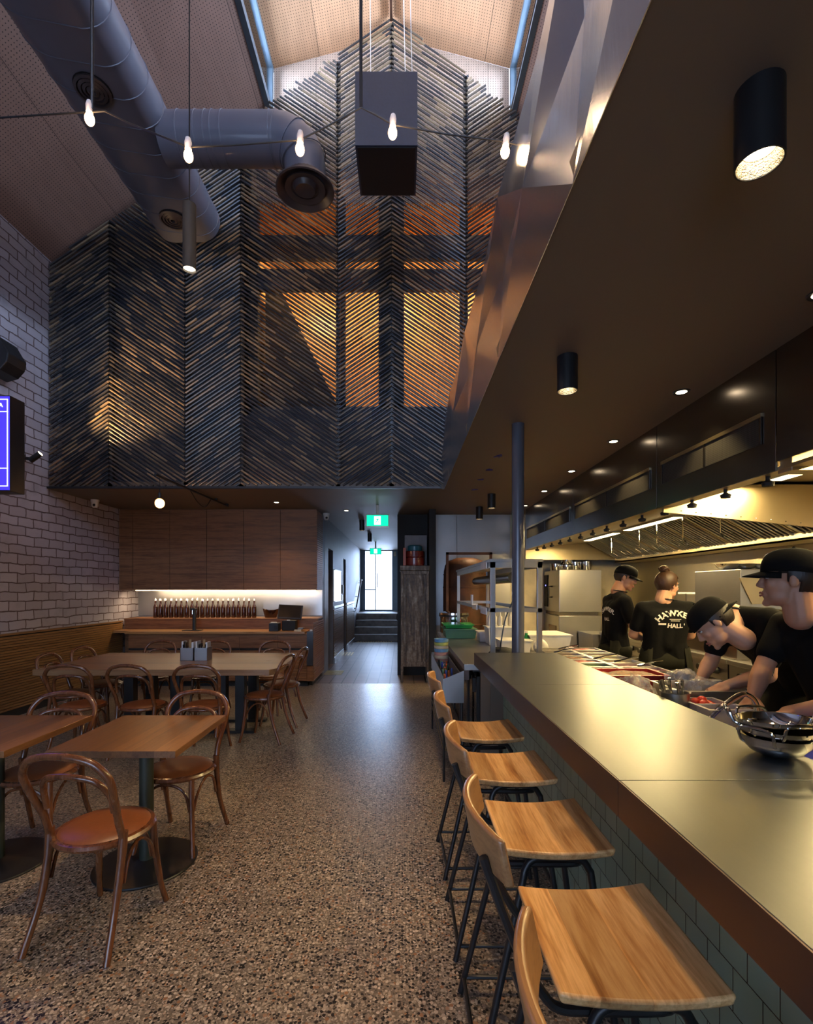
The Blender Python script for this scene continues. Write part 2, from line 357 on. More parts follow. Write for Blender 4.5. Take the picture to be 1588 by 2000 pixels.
n = thing('step_nosing_strips', 'pale metal nosing strips on the edges of the corridor steps', 'step trim', (-.75, 14.7, 0))
for y, z in ((14.7, .2), (14.98, .4), (15.28, .59), (15.58, .78)): MB().box(-1.42, -.09, y - .012, y + .05, z - .012, z + .006).build('nosing', M['steel'], n)
g = MB()
for y in (14.3,):
    for i in range(14): g.box(-1.3 + i * .075, -1.265 + i * .075, y, y + .3, 0, .006)
tag(g.build('tactile_strips', M['brass']), 'row of brass tactile strips on the floor in front of the steps', 'tactile strips')
g = MB()
for i in range(4): g.box(-1.42 + i * .07, -1.385 + i * .07, 11.5, 12.1, 0, .006)
tag(g.build('tactile_strips', M['brass']), 'short brass tactile strips by the doorway on the corridor left side', 'tactile strips')
g = MB()
for i in range(4): g.box(-1.42, -1.1, 8.95 + i * .12, 9.0 + i * .12, 0, .006)
tag(g.build('tactile_strips', M['brass']), 'brass tactile strips on the floor at the near mouth of the corridor', 'tactile strips')
def slats(mb, x0, x1, y0, y1, z0, z1, axis, p=.036, g=.008, t=.014):
    k = int((z1 - z0) / p)
    for i in range(k):
        a = z0 + i * p
        if axis == 'x+': mb.box(x1 - .001, x1 + t, y0, y1, a, a + p - g)
        elif axis == 'x-': mb.box(x0 - t, x0 + .001, y0, y1, a, a + p - g)
        else: mb.box(x0, x1, y0 - t, y0 + .001, a, a + p - g)
    return mb
for y0, y1, nm in ((10.25, 11.9, 'dado beside the wall poster in the corridor'), (12.6, 14.6, 'dado beside the handrail of the corridor')):
    d = thing('slatted_dado', 'slatted timber ' + nm, 'wall panelling', (-1.43, y0, 0))
    slats(MB(), 0, -1.425, y0, y1, .12, 1.15, 'x+').build('slat_panel', M['oakslat'], d); MB().box(-1.429, -1.40, y0, y1, 0, .12).build('plinth', M['steel'], d)
    MB().box(-1.429, -1.405, y0, y1, 1.15, 1.2).build('cap_rail', M['steel'], d)
d = thing('slatted_dado', 'slatted timber dado climbing the right side of the corridor steps', 'wall panelling', (-.08, 14, 0))
slats(MB(), -.085, 0, 13.9, 16.8, .8, 2.2, 'x-').build('slat_panel', M['oakslat'], d)
# rear door
d = MB().box(-1.43, -1.27, 17, 17.08, .78, ZS).box(-.34, -.08, 17, 17.08, .78, ZS).box(-1.27, -.34, 17, 17.08, 2.86, ZS).box(-1.27, -.34, 17, 17.05, .78, .84)
fr = struct(d, 'door_1', M['winframe']); MB().box(-.93, -.9, 17.0, 17.04, .84, 2.86).build('stile', M['winframe'], fr)
MB().box(-1.27, -.93, 17.0, 17.04, 1.52, 1.55).build('midrail', M['winframe'], fr); MB().box(-1.27, -.34, 17.03, 17.036, .84, 2.86).build('pane', M['glass'], fr)
MB().tube([(-.86, 16.96, 1.6), (-.86, 16.96, 2.1)], .015).build('door_handle', M['steel'], fr)
h = thing('handrail', 'steel handrail with dark grip on the left wall of the corridor steps', 'handrail', (-1.4, 14.6, .9))
MB().tube([(-1.33, 13.9, 1.0), (-1.33, 14.3, 1.0), (-1.33, 16.1, 1.85), (-1.33, 16.4, 1.85)], .022).build('rail', M['rustf'], h)
for y, z in ((14.3, 1.0), (15.2, 1.42), (16.1, 1.85)): MB().tube([(-1.43, y, z - .1), (-1.36, y, z - .1), (-1.33, y, z - .02)], .01).build('bracket', M['steel'], h)
p = thing('lit_poster_box', 'bright white panel on the corridor wall above the steel counter flap', 'poster', (-1.43, 11, 1.4)); MB().box(-1.43, -1.40, 10.35, 11.3, 1.3, 1.95).build('face', emis('poster_glow', (.75, .85, 1), 1.5), p)
MB().box(-1.43, -1.395, 10.3, 11.35, 1.28, 1.3).box(-1.43, -1.395, 10.3, 11.35, 1.95, 1.97).build('frame', M['steel'], p)
p = thing('wall_phone', 'dark intercom handset on the corridor wall beside the bright panel', 'intercom', (-1.43, 11.6, 1.4)); MB().box(-1.43, -1.38, 11.5, 11.62, 1.45, 1.65).build('handset', M['black'], p, bevel=.005); MB().box(-1.43, -1.39, 11.5, 11.6, 1.28, 1.42).build('keypad', M['steel'], p, bevel=.004)
# ceilings
struct(MB().box(XP, KR + .4, YF, DB + .05, ZS, ZS + .1).box(WL, KR + .4, DB + .02, YB, ZS, ZS + .1).box(-2.6, .1, YB, 17.2, ZS, ZS + .1), 'ceiling', M['soffit'])
struct(MB().box(XP + .12, KR + .4, YF, DB, ZP - .1, ZP), 'ceiling_kitchen_roof', M['darkboard'])
# end wall with mezzanine opening
g = MB()
zt = lambda x: min(8.83 + .267 * (x + 1.79), 8.83 - .267 * (x - 1.505)) if -1.79 < x < 1.505 else (8.15 + SL * (x + 1.79) if x < 0 else 8.15 - SL * (x - 1.505))
YE = 6.87
g.prism([(-2.1, YE, 6.95), (2.3, YE, 6.95), (2.3, YE, zt(2.3)), (1.5051, YE, zt(1.506)), (1.5, YE, 8.83), (-.1425, YE, 9.27), (-1.7899, YE, 8.83), (-1.79, YE, 8.15), (-2.1, YE, zt(-2.1))], (0, .12, 0))
struct(g, 'wall_end', M['ply_e'])
struct(MB().prism([(WL, YE, 2.95), (-2.1, YE, 2.95), (-2.1, YE, zt(-2.1)), (WL, YE, zt(WL))], (0, .1, 0)).box(-2.1, 3.5, YE - .02, YE + .08, 2.95, 4.1).prism([(2.3, YE, 2.95), (XR, YE, 2.95), (XR, YE, zt(XR)), (2.3, YE, zt(2.3))], (0, .1, 0)), 'wall_screen_backing', M['darkboard'])
struct(MB().box(-2.1, 2.3, 8.2, 8.3, 4.0, 7.2), 'wall_mezzanine', M['ply_m'])
struct(MB().box(-2.1, 2.3, YE + .12, 8.2, 4.0, 4.1).box(-2.1, 2.3, YE + .12, 8.2, 7.1, 7.2).box(-2.2, -2.1, YE, 8.3, 4, 7.2).box(2.3, 2.4, YE, 8.3, 4, 7.2), 'floor_mezzanine', M['ply_m'])
t = thing('mezzanine_framing', 'dark studs and beams glimpsed through the bamboo screen', 'framing', (-1, 6.8, 4.1))
for x0, x1 in ((-2.1, -1.98), (-.9, -.78), (-.32, .03), (.8, .9)): MB().box(x0, x1, 6.75, 6.85, 4.1, 6.95).build('stud', M['blackm'], t)
for a, b in ((459, 504), (525, 565)): MB().box(-2.0, 2.2, 6.78, 6.86, H + (1150 - b) * .00706, H + (1150 - a) * .00706).build('beam', M['darkboard'], t)
MB().prism([(-2.0, 7.2, 6.0), (-1.8, 7.2, 6.0), (-.95, 7.2, 4.25), (-2.0, 7.2, 4.1)], (0, .6, 0)).build('stair_side', M['blackm'], t)
# roof: left slope (facetted), right slope, lantern
def slope(name, pts, mat, t=.06):
    return struct(MB().prism(pts, (0, 0, t)), name, mat)
g = MB(); xs = [WL, -3.7, -2.75, -1.79]; ys = [YF, -.6, 1.2, 2.9, 4.4, 5.6, YE]
rnd = random.Random(3); idx = {}
for i, x in enumerate(xs):
    for j, y in enumerate(ys):
        dz = 0 if i in (0, 3) or j == len(ys) - 1 else rnd.uniform(-.02, .12)
        idx[i, j] = len(g.v); g.v.append((x, y, 8.15 + SL * (x + 1.79) + dz))
for i in range(3):
    for j in range(len(ys) - 1):
        a, b, c, d = idx[i, j], idx[i + 1, j], idx[i + 1, j + 1], idx[i, j + 1]
        g.f += [(a, b, c), (a, c, d)] if (i + j) % 2 else [(a, b, d), (b, c, d)]
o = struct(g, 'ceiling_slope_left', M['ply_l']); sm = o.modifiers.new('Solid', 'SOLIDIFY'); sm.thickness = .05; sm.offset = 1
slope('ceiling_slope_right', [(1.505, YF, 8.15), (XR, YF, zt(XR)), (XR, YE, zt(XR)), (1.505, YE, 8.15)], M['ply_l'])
slope('ceiling_lantern', [(-1.79, YF, 8.83), (-.1425, YF, 9.27), (-.1425, YE, 9.27), (-1.79, YE, 8.83)], M['ply_t'])
slope('ceiling_lantern_right', [(1.505, YF, 8.83), (-.1425, YF, 9.27), (-.1425, YE, 9.27), (1.505, YE, 8.83)], M['ply_t'])
struct(MB().box(XR, XR + .15, YF, YE, 2.9, 6.05), 'wall_right_upper', M['brick'])
for k, x in (('1', -1.79), ('2', 1.505)):
    s = -1 if x < 0 else 1
    w = struct(MB().box(x, x + s * .07, YF, YE, 8.1, 8.2).box(x, x + s * .07, YF, YE, 8.77, 8.86), 'window_' + k, M['winframe'])
    for y in [YE - .04 - 1.45 * i for i in range(7)]: MB().box(x, x + s * .07, y - .03, y + .03, 8.2, 8.77).build('mullion', M['winframe'], w)
    MB().box(x + s * .04, x + s * .046, YF, YE, 8.2, 8.77).build('pane', M['glass'], w)
# front wall (behind the camera) with shopfront window
struct(MB().box(WL, XR, YF - .15, YF, 0, .4).box(WL, XR, YF - .15, YF, 2.8, 6.0).box(WL, -1.95, YF - .15, YF, 6, 8.1).box(1.55, XR, YF - .15, YF, 6, 8.1).box(-1.95, 1.55, YF - .15, YF, 8.0, 8.1).box(WL, -4.0, YF - .15, YF, .4, 2.8).box(0.2, XR, YF - .15, YF, .4, 2.8).prism([(-1.79,YF,8.1),(1.505,YF,8.1),(1.505,YF,8.83),(-.14,YF,9.27),(-1.79,YF,8.83)],(0,-.15,0)), 'wall_front', M['greywall'])
w = struct(MB().box(-4.0, .2, YF - .1, YF, .4, .46).box(-4.0, .2, YF - .1, YF, 2.74, 2.8), 'window_3', M['winframe'])
for x in (-4, -2.6, -1.2, .14): MB().box(x, x + .06, YF - .1, YF, .46, 2.74).build('mullion', M['winframe'], w)
MB().box(-4.0, .2, YF - .06, YF - .054, .46, 2.74).build('pane', M['glass'], w)
w = struct(MB().box(-1.95, 1.55, YF - .1, YF, 6, 6.06).box(-1.95, 1.55, YF - .1, YF, 7.94, 8).box(-.23, -.17, YF - .1, YF, 6, 8), 'window_4', M['winframe']); MB().box(-1.95, 1.55, YF - .06, YF - .054, 6.06, 7.94).build('pane', M['glass'], w)  # unseen high window, added so blue light reaches the bamboo from the front
struct(MB().box(KR, KR + .15, YF, YB + .2, 0, ZS), 'wall_right', steel('kitchen_wall_steel', (.56, .5, .36), .38, (1, 20, 1), 4, .05))
# ---- folded steel parapet
rnd = random.Random(11); g = MB()
ysb = [-3.0, -1.2, .2, 1.0, 1.62, 2.3, 2.9, 3.54, 4.3, 5.2, 6.0, DB]; yst = [-3.0, -1.6, -.4, .7, 1.55, 2.1, 2.85, 3.47, 4.34, 5.0, 5.7, DB]
b0 = [(XP, y, ZS - .005) for y in ysb]; mid = [(XP + (-.034 if i % 2 else .03), (ysb[i] + yst[i]) / 2 + rnd.uniform(-.05, .05), 3.36 + rnd.uniform(-.1, .1)) for i in range(len(ysb))]; tp = [(XP + (.012 if i % 2 else -.01), y, ZP) for i, y in enumerate(yst)]
g.v = b0 + mid + tp; k = len(b0)
for r0 in (0, k):
    for i in range(k - 1):
        a, b, c, d = r0 + i, r0 + i + 1, r0 + k + i + 1, r0 + k + i
        g.f += [(a, b, d), (b, c, d)] if (i + (r0 > 0)) % 2 else [(a, b, c), (a, c, d)]
o = g.build('folded_steel_fascia', M['facet']); tag(o, 'long faceted mirror-like steel fascia running along the edge of the low ceiling', 'metal fascia')
sm = o.modifiers.new('Solid', 'SOLIDIFY'); sm.thickness = .003; sm.offset = 0
# ================================================================ bamboo screen
PX = [(-4.74, -3.93, 1), (-3.93, -2.91, -1), (-2.91, -2.166, 1), (-2.166, -.86, -1), (-.86, -.1375, 1), (-.1375, .86, -1), (.86, 2.0, 1), (2.0, 3.1, -1)]
ZT = [(-4.75, 5.97), (-1.79, 8.1), (-.87, 8.72), (-.1375, 9.23), (.86, 8.52), (1.5, 8.0), (4.3, 5.98)]
def ztop(x):
    for (a, za), (b, zb) in zip(ZT, ZT[1:]):
        if a <= x <= b: return za + (zb - za) * (x - a) / (b - a)
    return 6
scr = thing('bamboo_screen', 'huge chevron screen of dark bamboo canes rising to the roof above the bar', 'screen', (-1, DB, 2.9))
sid = 0; m_ = .662; n6 = 6
zz = {}
for pi, (xa, xb, sg) in enumerate(PX):
    g = MB(); wd = xb - xa - .012; z0 = 2.0
    base = 1.75 + (0 if sg > 0 else m_ * (xb - xa))
    # level at the shared node: keep nodes continuous between neighbours
    if pi == 0: node = 1.5
    zl = node; zr = node + sg * m_ * (xb - xa); node = zr
    k0 = int((1.0 - min(zl, zr)) / .0565) - 20
    for k in range(k0, k0 + 190):
        a = V((xa + .006, DB, zl + k * .0565)); b = V((xb - .006, DB, zr + k * .0565))
        lo = None; hi = None; NS = 24
        for i in range(NS + 1):
            p = a.lerp(b, i / NS)
            if 2.94 < p.z < ztop(p.x) - (.0 if -1.9 < p.x < 1.6 else .03):
                lo = i if lo is None else lo; hi = i
        if lo is None or hi - lo < 1: continue
        p0 = a.lerp(b, lo / NS); p1 = a.lerp(b, hi / NS); jit = random.uniform(-.004, .004)
        p0 = p0 + V((0, jit, random.uniform(-.004, .004))); p1 = p1 + V((0, jit, random.uniform(-.004, .004)))
        if p0.z > ztop(p0.x) - .1 or p1.z > ztop(p1.x) - .1:
            e = (b - a).normalized() * random.uniform(-.03, .03)
            if -1.7 < p0.x < 1.5 and p1.x < 1.45 and p0.x > -1.75: p1 = p1 + (e if p1.z > p0.z and hi < NS else V()); p0 = p0 + (e if p0.z > p1.z and lo > 0 else V())
        r = random.uniform(.0125, .0155); sid += 1; bi = len(g.v); Ln = (p1 - p0).length; off = random.uniform(0, 50)
        g.tube([p0, p1], r, n6)
        for q in range(n6): g.uv[bi + q] = (off, sid * 1.37); g.uv[bi + n6 + q] = (off + Ln / .24, sid * 1.37)
    g.build('cane_panel', M['bamboo'], scr, smooth=True)
g = MB()
for xa, xb, sg in PX[1:7]: g.box(xa - .03, xa + .03, DB + .02, DB + .08, 2.93, ztop(xa) - .06)
g.build('batten', M['black'], scr); MB().box(WL, XP - .03, DB - .03, DB + .05, ZS + .001, ZS + .03).build('base_trim', M['black'], scr)
# ================================================================ services
dk = thing('spiral_duct', 'big grey flat-oval spiral duct running along the left under the sloping roof', 'air duct', (-2.84, 2, 6.42))
def oval(y, cx=-2.84, cz=6.42, w=.43, h=.27, n=28):
    out = []
    for i in range(n):
        a = 2 * PI * i / n; c, s_ = math.cos(a), math.sin(a); out.append((cx + (w - h) * (1 if c > 0 else -1) + h * c, y, cz + h * s_))
    return out
g = MB(); a = oval(-2.9); b = oval(6.52); g.add(a + b, [(i, (i + 1) % 28, 28 + (i + 1) % 28, 28 + i) for i in range(28)] + [tuple(range(28)), tuple(range(28, 56))[::-1]]); g.build('duct_body', M['duct'], dk, smooth=True)
for i in range(32):
    y = -2.8 + i * .295; pts = oval(y, w=.433, h=.273); q = [V(p) + V((0, (p[0] + 2.84) * .22, 0)) for p in pts]
    if max(p.y for p in q) < 6.5: MB().tube(q, .006, 5, closed=True).build('spiral_seam', M['duct'], dk, smooth=True)
for y in (4.52, 6.1):
    q = thing('ceiling_diffuser', 'round ringed grille on the underside of the big duct, ' + ('nearer the camera' if y < 5 else 'near the bamboo'), 'air vent', (-2.84, y, 6.14))
    for rr in (.15, .115, .08, .045): MB().lathe([(rr, 6.15), (rr + .006, 6.128), (rr - .018, 6.12), (rr - .02, 6.15)], (-2.84, y, 0), 28).build('ring', M['ductdark'], q, smooth=True)
    MB().lathe([(.16, 6.148), (.16, 6.15)], (-2.84, y, 0), 28).build('backing', M['blackm'], q)
yb = 5.19; bd = thing('branch_duct', 'grey branch duct with elbow turning down to a round diffuser', 'air duct', (-1.7, yb, 6.3))
MB().cyl((-2.5, yb, 6.3), (-1.32, yb, 6.3), .235, n=32).build('duct_body', M['duct'], bd, smooth=True)
for x in (-2.3, -2.12, -2.02, -1.95, -1.85, -1.36): MB().tube(arc((x, yb, 6.3), .237, 0, 2 * PI * 35 / 36, 35, 'yz'), .006, 5, closed=True).build('seam', M['duct'], bd, smooth=True)
el = [V((-1.34, yb, 6.3))] + [V((-1.32 + .3 * math.sin(a), yb, 6.0 + .3 * math.cos(a))) for a in [PI / 2 * i / 5 for i in range(6)]] + [V((-1.02, yb, 5.85))]
MB().tube(el, [.235, .235, .235, .23, .225, .22, .215, .21], 32).build('elbow', M['duct'], bd, smooth=True, ang=14)
for i in (1, 3, 5):
    d_ = (el[i + 1] - el[i - 1]).normalized(); u_ = V((0, 1, 0)); w_ = d_.cross(u_)
    MB().tube([el[i] + (u_ * math.cos(a) + w_ * math.sin(a)) * .235 for a in [2 * PI * k / 32 for k in range(32)]], .006, 5, closed=True).build('seam', M['duct'], bd, smooth=True)
q = MB().lathe([(.2, 5.93), (.215, 5.85), (.3, 5.78), (.305, 5.76), (.29, 5.755), (.2, 5.83), (.2, 5.93)], (-1.02, yb, 0), 40).build('diffuser', M['ductdark'], bd, smooth=True)
MB().lathe([(.2, 5.80), (.21, 5.775), (.15, 5.79), (.15, 5.81)], (-1.02, yb, 0), 36).lathe([(.13, 5.80), (.1, 5.76), (.06, 5.77), (.001, 5.78)], (-1.02, yb, 0), 30).build('diffuser_core', M['ductdark'], q, smooth=True)
hb = thing('hanging_subwoofer', 'large black speaker box hung by wires in front of the bamboo screen', 'speaker box', (.15, 5.0, 5.82))
MB().box(-.45, .15, 4.72, 5.33, 5.82, 6.53).build('cabinet', pm('speaker_paint', (.035, .045, .075), .5, 0, .1, 40), hb, bevel=.004)
MB().box(-.43, .13, 4.74, 5.31, 5.812, 5.82).build('grille', M['blackm'], hb)
for x, y in ((-.4, 4.78), (-.33, 5.28), (.05, 5.28), (.1, 4.78)): MB().tube([(x, y, 6.53), (x - .02 if x < 0 else x - .06, y, 9.1)], .004, 5).build('hanging_wire', M['white'], hb)
rb = MB().box(-.16, -.125, 3.2, DB, 9.18, 9.24); tag(rb.build('ridge_beam', M['rustf']), 'thin dark ridge bar above the apex of the bamboo screen', 'roof beam')
# festoon
pts = [(-60, 232), (0, 230), (120, 222), (205, 217), (250, 240), (330, 272), (368, 287), (450, 284), (540, 277), (586, 273), (640, 246), (705, 210), (735, 225), (767, 243), (870, 262), (985, 276), (1040, 290)]
fl = thing('festoon_cable', 'twisted black cable of the festoon lights sagging between poles', 'cable', W(600, 250, 2.4))
MB().tube([W(x, y, 2.4) for x, y in pts], .0045, 6).build('cable', M['black'], fl, smooth=True)
bl = ['leftmost festoon bulb in front of the big duct', 'festoon bulb beside the hanging tube lamp cord', 'festoon bulb in front of the branch duct elbow', 'festoon bulb in front of the black speaker box', 'rightmost festoon bulb beside the steel fascia']
for (x, y), lb in zip(((175, 228), (368, 300), (586, 287), (767, 255), (987, 292)), bl):
    c = W(x, y, 2.4); tl = V((random.uniform(-.12, .12), 0, 1)).normalized()
    b = thing('festoon_bulb', 'glowing ' + lb, 'light bulb', c, 0, 'festoon bulbs'); b.location = c
    MB().tube([c + tl * .075, c + tl * .055, c + tl * .02], [.012, .017, .016], 14).build('socket', M['porcelain'], b, smooth=True)
    MB().ell(c - tl * .012, (.022, .022, .03)).build('bulb', M['glow'], b, smooth=True)
for x, y, lb in ((180, 212, 'black drop pole holding the festoon cable on the left'), (705, 208, 'black drop pole holding the festoon cable before the speaker box')):
    c = W(x, y, 2.4); top = zt(c.x) + .0; tag(MB().cyl(c + V((0, 0, -.005)), (c.x, c.y, top), .008, n=8).build('festoon_pole', M['black'], smooth=True), lb, 'pole')
c = W(370, 527, 2.8); tb = thing('tube_pendant', 'slim black tube pendant hanging on a cord before the duct end', 'pendant lamp', c)
MB().lathe([(.034, .03), (.034, 0), (.036, 0), (.036, .37), (.001, .372)], c, 28, None, False).build('lamp_tube', M['blackm'], tb, smooth=True); MB().lathe([(.033, .012), (.001, .013)], c, 24).build('lens', M['lens'], tb)
MB().cyl(c + V((0, 0, .37)), (c.x, c.y, zt(c.x)), .004, n=6).build('cord', M['black'], tb)
# ceiling cylinder lights and downlights
def canlight(x, y, lb, r=.058, h=.2):
    b = thing('ceiling_spotlight', lb, 'ceiling light', (x, y, ZS - h)); MB().lathe([(r * .88, ZS - h + .05), (r * .93, ZS - h), (r, ZS - h), (r, ZS)], (x, y, 0), 28, None, False).build('lamp_body', M['black'], b, smooth=True)
    MB().lathe([(r * .92, ZS - h + .002), (r * .66, ZS - h + .045)], (x, y, 0), 24, None, False).build('reflector', pm('faceted_reflector', (.7, .62, .45), .25, .9, .3, 60, .01), b); MB().lathe([(r * .66, ZS - h + .04), (.001, ZS - h + .041)], (x, y, 0), 20).build('lens', M['lens'], b)
canlight(.96, 1.32, 'large black cylinder spotlight on the low ceiling, nearest the camera'); canlight(.956, 2.84, 'black cylinder spotlight on the ceiling, second along the counter')
canlight(1.27, 6.96, 'small black cylinder spotlight on the ceiling left of the column top'); canlight(1.27, 8.05, 'small black cylinder spotlight before the stainless wall')
canlight(-.78, 9.6, 'black cylinder spotlight below the exit sign in the corridor', .05); canlight(-.78, 11.9, 'far black cylinder spotlight by the corridor door', .05)
dls = [(1.9, 2.23, 'recessed downlight cut by the right edge of the view'), (1.9, 3.34, 'recessed downlight nearest along the kitchen ceiling row'), (1.92, 4.46, 'recessed downlight second along the kitchen ceiling row'), (1.93, 5.59, 'recessed downlight midway along the kitchen ceiling row'), (1.95, 6.73, 'recessed downlight second from the far end of the kitchen row'), (1.98, 7.9, 'recessed downlight at the far end of the kitchen row'), (-1.94, 7.6, 'recessed downlight over the timber bar cupboards'), (-.95, 8.4, 'recessed downlight beside the exit sign')]
for x, y, lb in dls:
    b = thing('recessed_downlight', lb, 'ceiling light', (x, y, ZS - .01), 0, 'recessed downlights'); MB().lathe([(.035, ZS - .004), (.05, ZS - .008), (.055, ZS - .001)], (x, y, 0), 24).build('rim', M['black'], b, smooth=True); MB().lathe([(.034, ZS - .005), (.001, ZS - .006)], (x, y, 0), 20).build('lens', M['lens'], b)
# structural column
tag(MB().cyl((.945, 4.0, 0), (.945, 4.0, ZS), .05, n=32).build('steel_column', pm('column_grey', (.11, .115, .14), .25, .2, .05), smooth=True), 'slim round grey steel column rising to the ceiling behind the counter end', 'column')
for i, (x, y) in enumerate(((973, 890), (955, 917), (940, 936), (926, 956))):
    D = 1.34 * F_ / (1150 - y); c = V(((x - 785) * D / F_, D, ZS - .006)); g = MB()
    for k in range(5): a = random.uniform(0, 6); g.box(-.03, .03, -.012, .012, -.001, .004, Matrix.Translation(c + V((random.uniform(-.02, .02), random.uniform(-.02, .02), 0))) @ Matrix.Rotation(a, 4, 'Z'))
    tag(g.build('blue_tape_scrap', M['blue']), ['scrap of blue tape on the ceiling nearest the column', 'scrap of blue tape, second of the trail on the ceiling', 'scrap of blue tape, third of the trail on the ceiling', 'scrap of blue tape at the far end of the ceiling trail'][i], 'tape', 'blue tape scraps')
# text helper
def text_mesh(txt, size, bold=0.0):
    cu = bpy.data.curves.new('t', 'FONT'); cu.body = txt; cu.size = size; cu.align_x = 'CENTER'; cu.offset = bold; cu.resolution_u = 2
    o = bpy.data.objects.new('t', cu); C.objects.link(o); bpy.context.view_layer.update(); me = o.evaluated_get(bpy.context.evaluated_depsgraph_get()).to_mesh()
    vs = [v.co.copy() for v in me.vertices]; fs = [tuple(p.vertices) for p in me.polygons]; o.to_mesh_clear(); bpy.data.objects.remove(o); bpy.data.curves.remove(cu); return vs, fs
def exit_sign(c, w, h, lb):
    b = thing('exit_sign', lb, 'exit sign', c); x, y, z = c
    MB().box(x - w / 2 - .015, x + w / 2 + .015, y, y + .05, z - h / 2 - .015, z + h / 2 + .015).build('housing', M['white'], b, bevel=.004)
    MB().box(x - w / 2, x + w / 2, y - .004, y + .001, z - h / 2, z + h / 2).build('green_face', M['signgreen'], b)
    MB().box(x - w * .15, x + w * .15, y - .007, y - .003, z - h * .4, z + h * .4).build('doorway_symbol', M['signwhite'], b)
    g = MB(); s = h * .5
    def ln(*p, r=.075): g.tube([(x + a * s, y - .009, z + b_ * s) for a, b_ in p], r * s, 6)
    g.ell((x + .1 * s, y - .009, z + .5 * s), (.1 * s, .003, .1 * s), None, 10, 6); ln((.05, .33), (-.02, -.05), r=.1); ln((-.02, -.05), (-.25, -.25), (-.35, -.5)); ln((-.02, -.05), (.2, -.3), (.15, -.55)); ln((.05, .3), (-.25, .1)); ln((.05, .3), (.3, .12))
    g.build('running_figure', M['signgreen'], b)
    MB().box(x - .02, x + .02, y + .01, y + .03, z + h / 2 + .01, ZS).build('bracket', M['white'], b)
exit_sign((-.39, 7.85, 2.65), .34, .17, 'green lit exit sign hanging at the mouth of the corridor'); exit_sign((-.75, 14.0, 2.63), .3, .15, 'smaller green exit sign far down the corridor before the door')
def domecam(c, lb, m=None):
    b = thing('security_camera', lb, 'security camera', c); MB().lathe([(.001, -.075), (.03, -.07), (.045, -.045), (.05, 0), (.058, .03), (.058, .05)], c, 24).build('dome', M['white'], b, smooth=True); MB().ell(V(c) + V((.01, -.042, -.035)), (.02, .012, .02)).build('lens', M['black'], b, smooth=True)
domecam((-4.62, 7.4, 2.85), 'white dome camera under the ceiling against the brick wall'); domecam((-1.34, 8.72, 2.85), 'white dome camera at the corner of the timber cupboards and corridor')
c = thing('door_sensor', 'small pale sensor box above the right of the far corridor door', 'sensor', (-.22, 16.9, 2.75)); MB().box(-.28, -.2, 16.9, 17, 2.68, 2.84).build('housing', M['cream'], c, bevel=.004)
# boom with globe bulb over communal table
b = thing('pendant_boom', 'black boom arm under the low ceiling carrying the hanging globe bulb', 'lamp arm', (-2.76, 6.7, 2.86))
MB().cyl((-2.76, 5.5, 2.84), (-2.76, 7.8, 2.87), .014, n=10).build('boom_arm', M['black'], b, smooth=True); MB().tube(spline([(-2.76, 6.4, 2.85), (-2.74, 6.6, 2.72), (-2.74, 6.85, 2.7), (-2.76, 7.1, 2.85)]), .006, 6).build('cable', M['black'], b, smooth=True)
MB().cyl((-2.76, 7.3, 2.86), (-2.76, 7.3, 2.9), .02, n=8).cyl((-2.76, 7.75, 2.86), (-2.76, 7.75, 2.9), .025, n=8).build('ceiling_clamp', M['black'], b)
c = W(312, 983, 5.6); b = thing('globe_bulb', 'glowing amber globe bulb hanging over the communal table', 'light bulb', c)
MB().ell(c, (.052, .052, .055)).build('bulb', M['filament'], b, smooth=True); MB().cyl(c + V((0, 0, .05)), c + V((0, 0, .12)), .019, .016).build('socket', M['black'], b); MB().cyl(c + V((0, 0, .12)), (-2.76, 5.6, 2.84), .004, n=6).build('cord', M['black'], b)
# wall speaker, wall spotlight, menu screen
c = V((-4.6, 5.85, 4.25)); b = thing('wall_speaker', 'black speaker on the brick wall cut by the left edge', 'speaker', c)
MB().prism([(-4.74, 5.9, 4.42), (-4.62, 5.9, 4.46), (-4.5, 5.9, 4.26), (-4.52, 5.9, 4.16), (-4.6, 5.9, 4.07), (-4.74, 5.9, 4.03)], (0, -.28, 0)).build('cabinet', M['black'], b, bevel=.012); MB().box(-4.75, -4.7, 5.68, 5.78, 4.2, 4.3).build('bracket', M['blackm'], b)
c = W(72, 897, 6.2); b = thing('wall_spotlight', 'small black spotlight on the brick wall aimed up at the bamboo', 'spotlight', (WL, 6.2, c.z)); MB().cyl((WL, 6.1, c.z), (WL + .05, 6.1, c.z), .045).build('wall_mount', M['black'], b, smooth=True)
MB().cyl((WL + .05, 6.1, c.z - .01), (WL + .12, 6.1, c.z - .02), .02).build('arm', M['black'], b); ld = V((.75, .12, .62)).normalized(); p0 = V((WL + .12, 6.12, c.z - .04)); MB().cyl(p0, p0 + ld * .15, .035).build('lamp_head', M['black'], b, smooth=True); MB().cyl(p0 + ld * .15, p0 + ld * .152, .03).build('lens', M['lens'], b)
b = thing('menu_screen', 'thick black-cased menu screen with deep blue display on the left edge', 'screen', (-3.6, 4, 2.7))
MB().box(-4.6, -3.19, 4.0, 4.16, 2.355, 3.135).build('casing', M['black'], b, bevel=.004); MB().box(-4.58, -3.193, 3.996, 4.001, 2.365, 3.125).build('display', M['screen'], b)
g = MB(); yy = 3.992
for z in (3.1, 3.0, 2.54, 2.395): g.box(-4.56, -3.203, yy, yy + .003, z - .003, z + .003)
for x in (-4.56, -3.209): g.box(x, x + .006, yy, yy + .003, 2.395, 3.1)
vs, fs = text_mesh('A', .045, .0015); g.add([(v.x - 3.258, yy, v.y + 3.038) for v in vs], fs); g.build('display_lettering', M['scrline'], b)
MB().box(WL, -4.55, 4.04, 4.12, 2.6, 2.9).build('wall_arm', M['black'], b)
